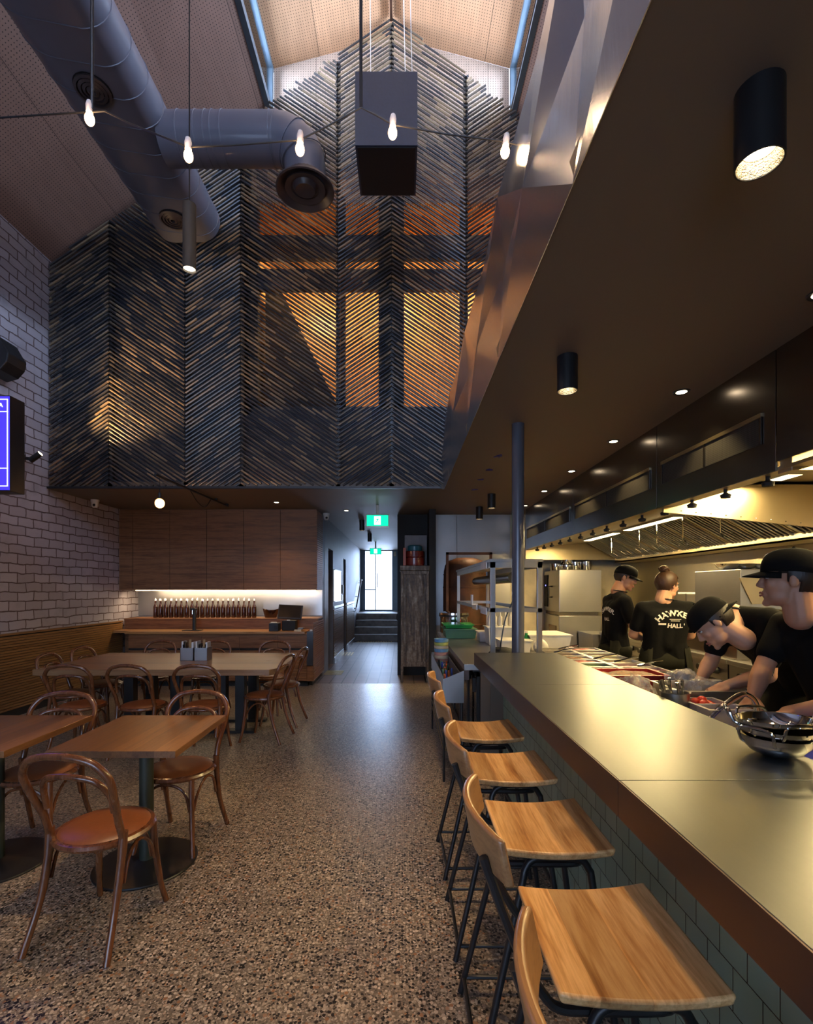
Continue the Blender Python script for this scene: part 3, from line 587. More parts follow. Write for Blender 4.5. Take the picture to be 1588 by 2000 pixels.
# ================================================================ dining furniture
def make_chair(lb):
    t = thing('bentwood_chair', lb, 'chair', (0, 0, 0), 0, 'bentwood dining chairs'); k = dict(smooth=True, local=True)
    MB().lathe([(.17, .432), (.205, .435), (.212, .447), (.205, .46), (.19, .463), (.17, .462), (.17, .432)], n=40).build('seat_ring', M['bent'], t, **k)
    MB().lathe([(.186, .455), (.188, .464), (.17, .474), (.1, .48), (.001, .481)], n=36).build('seat_pad', M['leather'], t, **k)
    for s in (-1, 1):
        MB().tube(spline([(s * .145, .135, .44), (s * .15, .145, .3), (s * .165, .165, .12), (s * .18, .19, .004)], 4), [.017] * 4 + [.016] * 4 + [.0135] * 5, 10).build('leg', M['bent'], t, **k)
        MB().tube(spline([(s * .178, -.118, .5), (s * .176, -.13, .38), (s * .178, -.17, .2), (s * .195, -.245, .004)], 4), [.019] * 4 + [.017] * 4 + [.0145] * 5, 10).build('leg', M['bent'], t, **k)
        MB().tube(spline([(s * .155, .13, .25), (s * .16, .1, .33), (s * .165, .04, .39), (s * .17, -.02, .405), (s * .175, -.08, .37), (s * .176, -.115, .27)], 5), .008, 7).build('brace', M['bent'], t, **k)
    MB().tube(spline([(-.135, .14, .25), (-.11, .14, .35), (-.05, .145, .4), (.05, .145, .4), (.11, .14, .35), (.135, .14, .25)], 5), .008, 7).build('brace', M['bent'], t, **k)
    pts = [(-.178, -.118, .46), (-.176, -.15, .56), (-.195, -.2, .68), (-.2, -.235, .77), (-.15, -.262, .84), (-.07, -.272, .865), (0, -.275, .87), (.07, -.272, .865), (.15, -.262, .84), (.2, -.235, .77), (.195, -.2, .68), (.176, -.15, .56), (.178, -.118, .46)]
    MB().tube(spline(pts, 5), .0165, 10).build('back_frame', M['bent'], t, **k)
    pts = [(-.16, -.155, .6), (-.155, -.175, .68), (-.12, -.21, .745), (-.05, -.228, .768), (.05, -.228, .768), (.12, -.21, .745), (.155, -.175, .68), (.16, -.155, .6)]
    MB().tube(spline(pts, 5), .0135, 10).build('back_hoop', M['bent'], t, **k)
    return t
chairs = [(-1.38, 2.29, R(-7), 'bentwood chair with tan leather seat nearest the camera, back turned to us'),
 (-1.37, 3.03, R(176), 'bentwood chair at the far end of the wooden two-person table, facing us'),
 (-2.2, 2.98, R(184), 'bentwood chair at the far end of the table cut by the left edge'),
 (-3.04, 4.68, R(4), 'left one of three bentwood chairs on the near side of the communal table'),
 (-2.46, 4.68, R(-3), 'middle one of three bentwood chairs on the near side of the communal table'),
 (-1.87, 4.68, R(2), 'right one of three bentwood chairs on the near side of the communal table'),
 (-3.16, 6.2, R(180), 'far-side bentwood chair behind the communal table, the leftmost of three'),
 (-2.44, 6.2, R(182), 'far-side bentwood chair hidden behind the steel cutlery holders'),
 (-1.68, 6.2, R(176), 'far-side bentwood chair at the right of the communal table, before the till'),
 (-3.48, 5.2, R(-86), 'nearer bentwood chair at the left end of the communal table by the slatted dado'),
 (-3.5, 5.76, R(-92), 'farther bentwood chair at the left end of the communal table by the slatted dado'),
 (-1.43, 5.12, R(82), 'nearer bentwood chair at the right end of the communal table'),
 (-1.4, 5.72, R(84), 'farther bentwood chair at the right end of the communal table')]
proto = None
for x, y, a, lb in chairs:
    if proto is None: proto = make_chair(lb); proto.location = (x, y, 0); proto.rotation_euler = (0, 0, a)
    else: dup(proto, (x, y, 0), a, lb)
def make_table(lb):
    t = thing('cafe_table', lb, 'table', (0, 0, 0), 0, 'two-person pedestal tables'); k = dict(local=True)
    MB().box(-.325, .325, -.35, .35, .715, .75).build('tabletop', M['tabletop'], t, bevel=.002, **k)
    MB().cyl((0, 0, .01), (0, 0, .715), .038, n=24).build('pedestal', pm('green_black_metal', (.03, .035, .025), .4), t, smooth=True, **k)
    MB().lathe([(.001, 0), (.27, 0), (.272, .006), (.268, .012), (.06, .018), (.04, .03), (.001, .03)], n=56).build('base_plate', M['black'], t, smooth=True, **k)
    MB().box(-.2, .2, -.03, .03, .7, .714).box(-.03, .03, -.2, .2, .7, .714).build('bracket', M['black'], t, **k); return t
t1 = make_table('square-topped wooden pedestal table with one chair tucked at its far end'); t1.location = (-1.455, 2.8, 0)
t2 = dup(t1, (-2.31, 2.8, 0), 0, 'wooden pedestal table cut by the left edge of the view')
ct = thing('communal_table', 'long thick timber communal table carrying the steel cutlery holders', 'table', (-2.52, 5.57, 0))
x0, x1, y0, y1 = -3.7, -1.33, 4.92, 6.22
MB().prism([(x0, y0, .69), (x1, y0, .69), (x1 + .07, y0 + .12, .69), (x1 + .07, y1, .69), (x0, y1, .69)], (0, 0, .06)).build('tabletop', M['ctable'], ct, bevel=.003)
for x in (-2.95, -2.45, -1.95, -1.75): MB().box(x - .05, x + .05, 5.3, 5.4, .03, .69).build('leg', M['black'], ct, bevel=.003)
for x in (-2.95, -1.75): MB().box(x - .05, x + .05, 5.75, 5.85, .03, .69).build('leg', M['black'], ct, bevel=.003)
MB().box(-3.1, -1.6, 5.3, 5.4, 0, .03).box(-3.1, -1.6, 5.75, 5.85, 0, .03).build('foot_rail', M['black'], ct)
for i, px in enumerate((370, 397)):
    c = W(px, 1289, 5.6); c.z = .75
    b = thing('cutlery_holder', ('left' if i == 0 else 'right') + ' one of two square steel holders of cutlery and napkins on the communal table', 'cutlery holder', c)
    w = .072; h = .145; g = MB(); g.box(c.x - w, c.x + w, c.y - w, c.y + w, .75, .753)
    for q in ((-w, -w + .003, -w, w), (w - .003, w, -w, w), (-w, w, -w, -w + .003), (-w, w, w - .003, w)): g.box(c.x + q[0], c.x + q[1], c.y + q[2], c.y + q[3], .75, .75 + h)
    g.build('box', M['steel'], b)
    for k in range(9): x = c.x + random.uniform(-.05, .05); y = c.y + random.uniform(-.05, .05); MB().cyl((x, y, .76), (x + random.uniform(-.02, .02), y, .75 + h + random.uniform(.03, .07)), .004, .008, 6).build(('fork', 'spoon', 'knife')[k % 3], M['chrome'] if k % 2 else M['black'], b)
    for k in range(4): x = c.x + .01 + k * .006; MB().cyl((x, c.y - .03, .76), (x + .005, c.y - .03, .75 + h + .09), .003, n=5).build('chopsticks', pm('chopstick', (.5, .3, .12), .5), b)
    MB().box(c.x + .045, c.x + .066, c.y - .05, c.y + .05, .76, .75 + h + .06).box(c.x - .066, c.x - .05, c.y - .05, c.y + .05, .76, .75 + h + .07).build('napkins', M['paper'], b)
# ================================================================ slatted dado and bar
d = thing('slatted_dado', 'slatted timber panelling below the painted brick wall on the left', 'wall panelling', (WL, 5, 0)); g = MB()
slats(g, WL, WL + .03, 2.0, 8.28, .1, 1.0, 'x+', .033, .007, .016)
g.build('slat_panel', M['oakslat'], d); MB().box(WL, WL + .03, 2.0, 8.28, .0, 1.0).build('backing', M['blackm'], d); MB().box(WL, WL + .055, 2.0, 8.28, 1.0, 1.025).build('cap_rail', M['oakslat'], d, bevel=.003)
XE = -1.40
ux = [-4.75, -4.518, -3.897, -3.278, -2.657, -2.04, -1.435]; fr = 8.25
nm = ['narrow filler cupboard of the overhead bar cupboards against the brick', 'overhead timber cupboard, leftmost full-width one', 'overhead timber cupboard, second full-width one from the left', 'overhead timber cupboard in the middle of the row', 'overhead timber cupboard, second from the right end', 'overhead timber cupboard at the right end with slatted side']
for i in range(6):
    a, b_ = ux[i] + .0015, ux[i + 1] - .0015; t = thing('overhead_cupboard', nm[i], 'cupboard', ((a + b_) / 2, fr + .3, 1.54), 0, 'overhead bar cupboards')
    MB().box(a, b_, fr + .022, YB - .014, 1.54, ZS - .002).build('carcass', M['barwood'], t)
    for z0, z1 in ((1.54, 2.218), (2.224, ZS - .02)):
        g = MB().box(a + .0015, b_ - .0015, fr + .006, fr + .02, z0, z1); k = int((z1 - z0) / .032)
        for q in range(k): g.box(a + .0015, b_ - .0015, fr, fr + .007, z0 + q * (z1 - z0) / k, z0 + (q + 1) * (z1 - z0) / k - .0035)
        g.build('door', M['barwood'], t)
    if i == 5: slats(MB(), b_ - .001, b_, fr, YB - .014, 1.54, ZS - .01, 'x+').build('slatted_side', M['barslat'], t)
struct(MB().box(WL, -1.435, YB - .012, YB, 1.08, 1.54), 'wall_splashback', M['steel'])
MB_ = MB().box(WL + .25, -1.46, fr + .06, fr + .08, 1.528, 1.539); b = tag(MB_.build('led_strip', M['led']), 'glowing warm light strip under the overhead cupboards', 'light strip')
yl, yr = 7.8, 8.3; zc = .8775
ledge = thing('bottle_ledge', 'raised timber ledge carrying the row of brown bottles', 'shelf', (-3, 8.5, 0)); MB().box(WL + .057, XE - .02, yr, YB - .013, 1.035, 1.06).build('top', M['barwood'], ledge, bevel=.002); MB().box(WL + .057, XE - .02, yr + .01, yr + .03, zc, 1.035).build('riser', M['barwood'], ledge)
MB().box(WL + .057, -1.52, yr + .03, YB - .01, 0, 1.035).build('carcass', M['barwood'], ledge)
wt = MB().box(-4.4, XE - .14, yl - .01, yr + .03, zc - .035, zc).box(-4.7, -4.4, 8.0, yr + .03, zc - .035, zc); tag(wt.build('bar_worktop', wood('bar_top_timber', (.32, .15, .05), (.42, .22, .08), 'x', .3), bevel=.002), 'timber worktop of the rear bar with tap and till standing on it', 'worktop')
lx = [-4.35, -3.794, -3.185, -2.584, -1.974, -1.51]
nn = ['leftmost base cabinet of the rear bar', 'second base cabinet of the rear bar from the left', 'middle base cabinet of the rear bar', 'second base cabinet of the rear bar from the right', 'base cabinet of the rear bar below the till']
for i in range(5):
    a, b_ = lx[i] + .002, lx[i + 1] - .002; t = thing('base_cabinet', nn[i], 'cabinet', ((a + b_) / 2, 8, 0), 0, 'rear bar base cabinets')
    MB().box(a, b_, yl + .03, yr, .09, zc - .036).build('carcass', M['barslat'], t); MB().box(a, b_, yl + .012, yl + .03, .62, .8).build('drawer', M['barwood'], t, bevel=.001)
    g = slats(MB(), a, b_, yl + .03, yl + .03, .1, .58, 'y', .04, .006, .018); g.build('slatted_front', M['barslat'], t); MB().box(a, b_, yl + .02, yl + .06, .585, .615).build('finger_groove', M['blackm'], t)
    MB().box(a, b_, yl + .1, yl + .12, 0, .09).build('toe_kick', M['blackm'], t)
t = thing('bar_end_panel', 'slatted timber end panel of the rear bar with dark steel corner', 'cabinet', (XE, 8, 0))
MB().box(-1.51, XE - .02, yl + .02, YB, .09, .33).box(-1.5, XE - .02, yl + .14, YB, .33, zc).build('carcass', M['barslat'], t); slats(MB(), XE - .02, XE - .018, yl + .02, YB, .09, 1.04, 'x+').build('slatted_side', M['barslat'], t)
MB().box(-1.51, XE - .01, yl, yl + .13, .34, zc + .003).build('steel_corner', pm('dark_steel_box', (.07, .07, .075), .35, .6), t, bevel=.003); MB().box(-1.5, XE - .05, yl + .15, YB, 0, .09).build('toe_kick', M['blackm'], t)
tag(MB().box(-1.47, -1.43, 7.83, 7.9, zc + .003, zc + .03).build('folded_cloth', M['paper'], bevel=.006), 'small folded white cloth on the dark steel bar corner', 'cloth')
# bottles
ordn = ['first', 'second', 'third', 'fourth', 'fifth', 'sixth', 'seventh', 'eighth', 'ninth', 'tenth']
bp = None
for i in range(20):
    x = (304 + i * 10.15 - 785) * 8.5 / F_; lb = 'brown glass swing-top bottle, ' + ordn[i if i < 10 else 19 - i] + ' from the ' + ('left' if i < 10 else 'right') + ' of the bottle row'
    if bp is None:
        bp = thing('beer_bottle', lb, 'bottle', (0, 0, 0), 0, 'brown bottles on the bar ledge')
        MB().lathe([(.001, 0), (.036, .001), (.038, .01), (.038, .18), (.034, .2), (.017, .24), (.014, .29), (.014, .3)], n=20).build('glass', M['amber'], bp, smooth=True, local=True)
        MB().lathe([(.0145, .295), (.016, .31), (.01, .33), (.001, .332)], n=14).build('stopper', M['porcelain'], bp, smooth=True, local=True)
        MB().tube([(-.017, -.005, .27), (-.02, -.012, .3), (0, -.014, .34), (.02, -.012, .3), (.017, -.005, .27)], .002, 5).build('wire_clip', M['chrome'], bp, local=True)
        bp.location = (x, 8.5, 1.06)
    else: dup(bp, (x, 8.5 + random.uniform(-.01, .01), 1.06), random.uniform(0, 6), lb)
c = W(529, 1207, 8.5); b = thing('glass_ornament', 'wavy-topped brown glass ornament between the bottles and the till', 'ornament', (c.x, 8.5, 1.06))
g = MB(); n = 24; rings = []
for z, r in ((0, .09), (.06, .11), (.13, .13)):
    rings += [(c.x + r * 1.1 * math.cos(2 * PI * j / n), 8.5 + r * .6 * math.sin(2 * PI * j / n), 1.06 + z + (z / .13) * .03 * abs(math.cos(2 * PI * j / n)) ** 2) for j in range(n)]
rings += [(c.x + .1 * math.cos(2 * PI * j / n), 8.5 + .06 * math.sin(2 * PI * j / n), 1.1) for j in range(n)]
g.add(rings, [(i * n + j, i * n + (j + 1) % n, (i + 1) * n + (j + 1) % n, (i + 1) * n + j) for i in range(3) for j in range(n)] + [tuple(range(n))[::-1], tuple(range(3 * n, 4 * n))]); g.build('glass_body', M['amber'], b, smooth=True)
c = W(377, 1230, 8.0); b = thing('beer_tap', 'slim black beer tap column on a drip plate in front of the bottles', 'beer tap', (c.x, 8.05, zc))
MB().box(c.x - .16, c.x + .12, 7.95, 8.12, zc, zc + .008).build('drip_plate', M['black'], b); MB().cyl((c.x, 8.05, zc), (c.x, 8.05, zc + .34), .03, n=20).build('column', M['black'], b, smooth=True)
MB().box(c.x - .04, c.x + .04, 7.97, 8.09, zc + .33, zc + .37).build('tap_head', M['black'], b, bevel=.008); MB().cyl((c.x, 7.98, zc + .34), (c.x, 7.98, zc + .27), .01).build('spout', M['chrome'], b)
b = thing('till_screen', 'black touch screen till on the right of the rear bar', 'till', (-1.84, 8.1, zc))
m = Matrix.Translation((-1.84, 8.1, zc + .3)) @ Matrix.Rotation(R(-18), 4, 'X') @ Matrix.Rotation(R(3), 4, 'Y'); MB().box(-.2, .2, -.015, .015, -.12, .12, m).build('screen_case', M['black'], b, bevel=.006); MB().box(-.18, .18, -.018, -.014, -.095, .105, m).build('display', pm('dark_display', (.03, .02, .012), .12), b)
MB().box(-1.96, -1.74, 8.02, 8.2, zc, zc + .16).build('base', M['blackm'], b, bevel=.01); MB().box(-1.87, -1.82, 7.99, 8.0, zc + .165, zc + .18).build('badge', M['porcelain'], b)
b = thing('receipt_printer', 'small black receipt printer left of the till screen', 'printer', (-2.05, 8.0, zc)); MB().box(-2.14, -1.99, 7.9, 8.08, zc, zc + .13).build('case', M['black'], b, bevel=.006); MB().box(-2.12, -2.03, 7.93, 8.0, zc + .13, zc + .145).build('paper_roll', M['paper'], b, bevel=.005); MB().box(-2.05, -2.0, 7.896, 7.9, zc + .03, zc + .09).build('button_panel', M['blackm'], b)
b = thing('card_reader', 'small grey card reader at the right of the till', 'card reader', (-1.66, 7.95, zc)); MB().box(-1.73, -1.62, 7.9, 7.98, zc, zc + .025).build('receipt_pad', M['cream'], b); MB().box(-1.69, -1.6, 7.96, 8.1, zc + .025, zc + .05, ).build('reader', M['greywall'], b, bevel=.005)
# ================================================================ antique cabinet etc
aw = newmat('worn_silver_paint'); nt, p = aw[1], aw[2]; n1 = noise(nt, coords(nt, (5, 5, .9)), 4, 8, .8); n2 = noise(nt, coords(nt), 30, 5)
f = math_(nt, 'ADD', math_(nt, 'MULTIPLY', n1, .7), math_(nt, 'MULTIPLY', n2, .3)); L(nt, ramp(nt, f, [(.36, (.02, .012, .007)), (.5, (.07, .042, .022)), (.6, (.13, .1, .07)), (.75, (.22, .2, .17))]), p.inputs['Base Color']); p.inputs['Metallic'].default_value = .35; p.inputs['Roughness'].default_value = .42; bump(nt, p, f, .7, .01)
ax0, ax1, ay0, ay1 = -.02, .455, 8.2, 8.6
b = thing('antique_cabinet', 'tall narrow antique cabinet with worn silvery paint at the corridor mouth', 'cabinet', (.22, 8.4, 0))
MB().box(ax0 + .03, ax1 - .03, ay0 + .02, ay1, .26, 1.86).build('side_panel', aw[0], b)
for x in (ax0, ax1 - .045):
    for y in (ay0, ay1 - .045): MB().box(x, x + .045, y, y + .045, 0, 1.88).build('leg', aw[0], b, bevel=.004)
MB().box(ax0 - .015, ax1 + .015, ay0 - .015, ay1 + .01, 1.86, 1.95).build('cornice', aw[0], b, bevel=.01); MB().box(ax0 + .04, ax1 - .04, ay0 + .002, ay0 + .03, .26, .34).box(ax0 + .04, ax1 - .04, ay0 + .002, ay0 + .03, 1.8, 1.86).box(ax0 + .09, ax0 + .1, ay0 + .008, ay0 + .03, .34, 1.8).box(ax1 - .1, ax1 - .09, ay0 + .008, ay0 + .03, .34, 1.8).build('rails', aw[0], b, bevel=.003)
tag(MB().prism([(-.03, 8.3, 1.2), (-.09, 8.3, 1.12), (-.1, 8.3, 1.05), (-.04, 8.3, .98), (-.022, 8.3, 1.0)], (0, .1, 0)).build('hanging_cloth', M['blackm'], bevel=.01), 'dark cloth hanging on the left side of the antique cabinet', 'cloth')
c = (.22, 8.38, 1.95); b = thing('lacquer_box', 'stacked dark red round lacquer box with blue lid on the antique cabinet', 'lacquer box', c)
rl = pm('red_lacquer', (.16, .015, .01), .25, 0, .1, coat=.4)
MB().lathe([(.001, 0), (.16, 0), (.165, .03), (.165, .13), (.155, .14), (.165, .15), (.165, .24), (.15, .25)], c, 32).build('lower_tiers', rl, b, smooth=True); MB().lathe([(.12, .25), (.125, .27), (.125, .33), (.1, .35), (.001, .352)], c, 32).build('lid', pm('teal_lacquer', (.01, .12, .16), .3), b, smooth=True)
tag(MB().box(.02, .07, 8.25, 8.5, 1.95, 2.25).build('orange_tin', pm('orange_tin', (.35, .06, .02), .4), bevel=.006), 'narrow orange-red tin squeezed left of the lacquer box on the cabinet', 'tin')
tag(MB().box(.05, .44, 8.62, 8.86, 1.6, 2.5).build('grey_wall_box', M['greywall'], bevel=.004), 'grey metal wall box behind the lacquer box', 'electrical box')
# ================================================================ bar counter
ZC = 1.05; CX0, CX1 = .576, 1.226; TX = .80
b = thing('service_counter', 'long eating counter with zinc top, dark edge and sage green tiled front', 'counter', (.9, 1.5, 0))
MB().box(TX, 1.2, -2.6, 3.9, 0, .95).build('tiled_base', M['tile_g'], b)
for i, (y0, y1) in enumerate(((-2.6, .0), (.003, 1.308), (1.311, 2.618), (2.621, 3.92))):
    s = MB().box(CX0 + .004, CX1, y0, y1, .952, ZC).build('worktop_slab', M['zinc'], b, bevel=.0015)
    MB().box(CX0, CX0 + .004, y0, y1, .952, ZC - .001).build('edge_band', M['zincedge'], s)
MB().box(TX - .1, TX, 3.88, 3.9, 0, .95).build('end_panel', M['soffit'], b)
# ---- stools
def make_stool(lb):
    t = thing('bar_stool', lb, 'bar stool', (0, 0, 0), 0, 'timber and black steel bar stools'); k = dict(local=True)
    # local x across towards the counter (0 = seat centre), y along the counter
    g = MB(); nx, ny = 14, 10; top = []; bot = []
    for i in range(nx + 1):
        for j in range(ny + 1):
            u = i / nx * 2 - 1; v = j / ny * 2 - 1
            sq = 1 - .07 * (u < 0) * u * u; x = .175 * u; y = .19 * v * (1 - .05 * (1 - u) / 2)
            z = .744 + .016 * u * u * (1 if u > 0 else .8) - .006 * (1 - v * v) * (1 - u * u)
            top.append((x, y, z)); e = max(abs(u), abs(v)) > .99; bot.append((x * (.97 if e else 1), y * (.97 if e else 1), z - .026))
    n = (nx + 1) * (ny + 1); F = []
    for i in range(nx):
        for j in range(ny):
            a = i * (ny + 1) + j; F += [(a, a + ny + 1, a + ny + 2, a + 1), (n + a, n + a + 1, n + a + ny + 2, n + a + ny + 1)]
    ed = [i * (ny + 1) for i in range(nx)] + [nx * (ny + 1) + j for j in range(ny)] + [i * (ny + 1) + ny for i in range(nx, 0, -1)] + [j for j in range(ny, 0, -1)]
    for a, c in zip(ed, ed[1:] + ed[:1]): F.append((a, c, n + c, n + a))
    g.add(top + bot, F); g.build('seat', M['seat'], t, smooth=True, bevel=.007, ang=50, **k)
    g = MB(); v = []; ns = 16
    for i in range(ns + 1):
        s = i / ns * 2 - 1; y = .18 * s; xo = -.335 + .045 * s * s; th = .018
        for (dx, dz) in ((.012, .965), (th + .012, .965), (th - .008, 1.07 - .01 * s * s), (-.008, 1.07 - .01 * s * s)): v.append((xo + dx, y, dz))
    F = [(i * 4 + j, i * 4 + (j + 1) % 4, (i + 1) * 4 + (j + 1) % 4, (i + 1) * 4 + j) for i in range(ns) for j in range(4)] + [(0, 1, 2, 3), tuple(ns * 4 + q for q in (3, 2, 1, 0))]
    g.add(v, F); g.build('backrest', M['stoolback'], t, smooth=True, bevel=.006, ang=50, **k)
    for s in (-1, 1):
        top_ = [(-.262, s * .2, .002), (-.118, s * .165, .6), (-.098, s * .158, .68), (-.06, s * .156, .714), (.06, s * .156, .714), (.1, s * .158, .68), (.115, s * .165, .6), (.2, s * .2, .002)]
        MB().tube(spline(top_, 4), .0115, 10).build('leg', M['black'], t, smooth=True, **k)
        MB().tube(spline([(-.318, s * .13, 1.0), (-.3, s * .13, .95), (-.25, s * .135, .82), (-.195, s * .135, .72), (-.16, s * .135, .69), (-.1, s * .135, .685), (.05, s * .135, .685), (.09, s * .11, .685), (.1, s * .04, .685), (.1, 0, .685)], 4), .0105, 8).build('back_post', M['black'], t, smooth=True, **k)
        MB().cyl((-.249, s * .197, .06), (.188, s * .197, .06), .008, n=8).build('rung', M['black'], t, **k)
    for x in (-.249, .188): MB().cyl((x, -.197, .06), (x, .197, .06), .008, n=8).build('rung', M['black'], t, **k)
    MB().cyl((.158, -.18, .3), (.158, .18, .3), .009, n=8).build('foot_rest', M['black'], t, **k)
    return t
st = [(1.155, 'bar stool with its big honey seat filling the lower right of the view'), (1.70, 'second fully seen bar stool along the counter from the camera'), (2.26, 'third bar stool along the counter, the second farthest'), (2.84, 'farthest bar stool along the counter, beside the fridge doors'), (.6, 'bar stool at the bottom edge beside the camera, its curved backrest cut by the frame')]
sp = None
for y, lb in st[:5]:
    if sp is None: sp = make_stool(lb); sp.location = (.487, y, 0)
    else: dup(sp, (.487, y, 0), R(random.uniform(-1.5, 1.5)), lb)
# ================================================================ woks, faucet, prep bench
def wok(c, r, lb, tilt=0):
    b = thing('steel_wok', lb, 'wok', c, 0, 'stacked two-handled steel woks'); m = Matrix.Rotation(R(tilt), 4, 'Y'); k = dict(smooth=True, local=True)
    MB().lathe([(.001, 0), (r * .35, .001), (r * .7, r * .17), (r * .92, r * .42), (r, r * .66), (r * 1.02, r * .67), (r * .985, r * .66), (r * .9, r * .44), (r * .68, r * .2), (r * .33, .012), (.001, .01)], (0, 0, 0), 40, m).build('bowl', M['chrome'], b, **k)
    for s in (0, PI):
        q = Matrix.Rotation(s + .5, 4, 'Z') @ Matrix.Identity(4); pts = [(r * .97, -.042, r * .5), (r * 1.1, -.045, r * .62), (r * 1.2, -.042, r * .95), (r * 1.22, 0, r * 1.02), (r * 1.2, .042, r * .95), (r * 1.1, .045, r * .62), (r * .97, .042, r * .5)]
        MB().tube([m @ q @ V(p) for p in spline(pts, 4)], .0045, 8).build('handle', M['chrome'], b, **k)
    return b
wok((1.14, 1.5, ZC + .001), .098, 'steel wok at the bottom of the stack on the counter'); w2 = wok((1.14, 1.5, ZC + .024), .098, 'middle steel wok of the stack on the counter'); w2.rotation_euler = (0, 0, 1.0)
w3 = wok((1.143, 1.505, ZC + .048), .1, 'top steel wok of the stack, tilted with its bowl open to us', 4); w3.rotation_euler = (0, 0, 2.2)
ZB = .93; BX = 1.85
b = thing('prep_bench', 'long stainless preparation bench behind the counter where the cooks work', 'kitchen bench', (1.5, 3, 0))
MB().box(1.232, BX, .7, 5.6, ZB - .04, ZB).build('worktop', M['steel'], b, bevel=.002); MB().box(1.235, BX - .03, .75, 5.55, .1, ZB - .04).build('cabinet', M['steel'], b)
for y in (.8, 2.4, 4, 5.5): MB().box(BX - .1, BX - .05, y, y + .05, 0, .1).build('foot', M['blackm'], b)
c = V((1.37, 2.2, ZB)); b = thing('kitchen_tap', 'bent chrome tap spout rising behind the counter edge', 'tap', c)
MB().cyl(c, c + V((0, 0, .03)), .025).build('tap_base', M['chrome'], b, smooth=True); MB().tube(spline([c, c + V((0, 0, .02)), c + V((.01, 0, .05)), c + V((.06, 0, .1)), c + V((.145, 0, .155)), c + V((.185, 0, .15)), c + V((.212, 0, .12)), c + V((.218, 0, .08))], 6), .0125, 14).build('spout', M['chrome'], b, smooth=True)
MB().cyl(c + V((.218, 0, .085)), c + V((.218, 0, .055)), .016, n=16).build('aerator', M['chrome'], b, smooth=True); MB().tube([c + V((.1, -.09, 0)), c + V((.1, -.09, .04)), c + V((.115, -.095, .09))], [.01, .01, .013]).build('lever', M['chrome'], b, smooth=True)
def pan(x0, x1, y0, y1, z0, z1, lb, food=None, fz=.02, mat='steel', cat='food pan', name='food_pan', grp=None, t=.003, rim=.012):
    b = thing(name, lb, cat, ((x0 + x1) / 2, (y0 + y1) / 2, z0), 0, grp); g = MB(); g.box(x0, x1, y0, y1, z0, z0 + t)
    for q in ((x0, x0 + t, y0, y1), (x1 - t, x1, y0, y1), (x0, x1, y0, y0 + t), (x0, x1, y1 - t, y1)): g.box(*q, z0, z1)
    g.box(x0 - rim, x1 + rim, y0 - rim, y0 + .001, z1 - .003, z1).box(x0 - rim, x1 + rim, y1 - .001, y1 + rim, z1 - .003, z1).box(x0 - rim, x0 + .001, y0, y1, z1 - .003, z1).box(x1 - .001, x1 + rim, y0, y1, z1 - .003, z1)
    g.build('pan_body', M[mat], b)
    if food:
        g = MB(); n = 10; rnd = random.Random(hash((round(x0, 2), round(y0, 2))) % 999)
        vs = [(x0 + t + (x1 - x0 - 2 * t) * i / n, y0 + t + (y1 - y0 - 2 * t) * j / n, z1 - fz + rnd.uniform(-.008, .008) + .02 * math.sin(PI * i / n) * math.sin(PI * j / n)) for i in range(n + 1) for j in range(n + 1)]
        g.add(vs, [(i * (n + 1) + j, (i + 1) * (n + 1) + j, (i + 1) * (n + 1) + j + 1, i * (n + 1) + j + 1) for i in range(n) for j in range(n)])
        o = g.build('food', M[food], b, smooth=True, ang=180); s = o.modifiers.new('S', 'SOLIDIFY'); s.thickness = .012; s.offset = -1
    return b
fd = [('food_g', 'chopped green herbs'), ('food_w', 'shredded cabbage'), ('food_r', 'sliced red chilli'), ('food_p', 'chopped red onion'), ('food_b', 'fried shallots')]
rows = ['nearest', 'second', 'third', 'fourth', 'fifth', 'sixth', 'farthest']; pick = [(2, 3), (0, 3), (2, 1), (4, 1), (4, 4), (1, 4), (1, 2)]
for r in range(7):
    for cidx in (0, 1):
        y = 3.32 + r * .19; x = 1.26 + cidx * .29; f, nmf = fd[pick[r][cidx]]
        pan(x, x + .26, y, y + .16, ZB + .001, ZB + .075, 'steel pan of %s, %s pan of the row %s' % (nmf, rows[r], 'beside the counter' if cidx == 0 else 'on the cooks side'), f, .032, grp='topping pans on the prep bench')
pans2 = pan(1.25, 1.6, 2.95, 3.2, ZB + .001, ZB + .11, 'red-sided tray of chopped topping in front of the greens pan', 'food_b', .02, 'red', 'tray', 'red_tray')
for i, (x, y) in enumerate(((1.33, 4.3), (1.52, 3.9), (1.62, 3.75), (1.45, 4.55), (1.7, 3.55))):
    MB_ = MB().tube([(x, y, ZB + .07), (x + .09, y - .02, ZB + .1), (x + .17, y - .03, ZB + .112)], [.012, .005, .005], 8); tag(MB_.build('serving_spoon', M['chrome'], smooth=True), ['long-handled spoon lying over the far topping pans', 'spoon handle sticking out of the middle topping pans', 'spoon handle beside the cooks side topping pans', 'spoon in the farthest topping pans', 'spoon in the red onion pans'][i], 'spoon', 'spoons in the topping pans')
pan(1.42, 1.8, 2.5, 2.78, ZB + .001, ZB + .11, 'big deep steel roasting tray under the bending cook', None, mat='steel', cat='tray', name='roasting_tray')
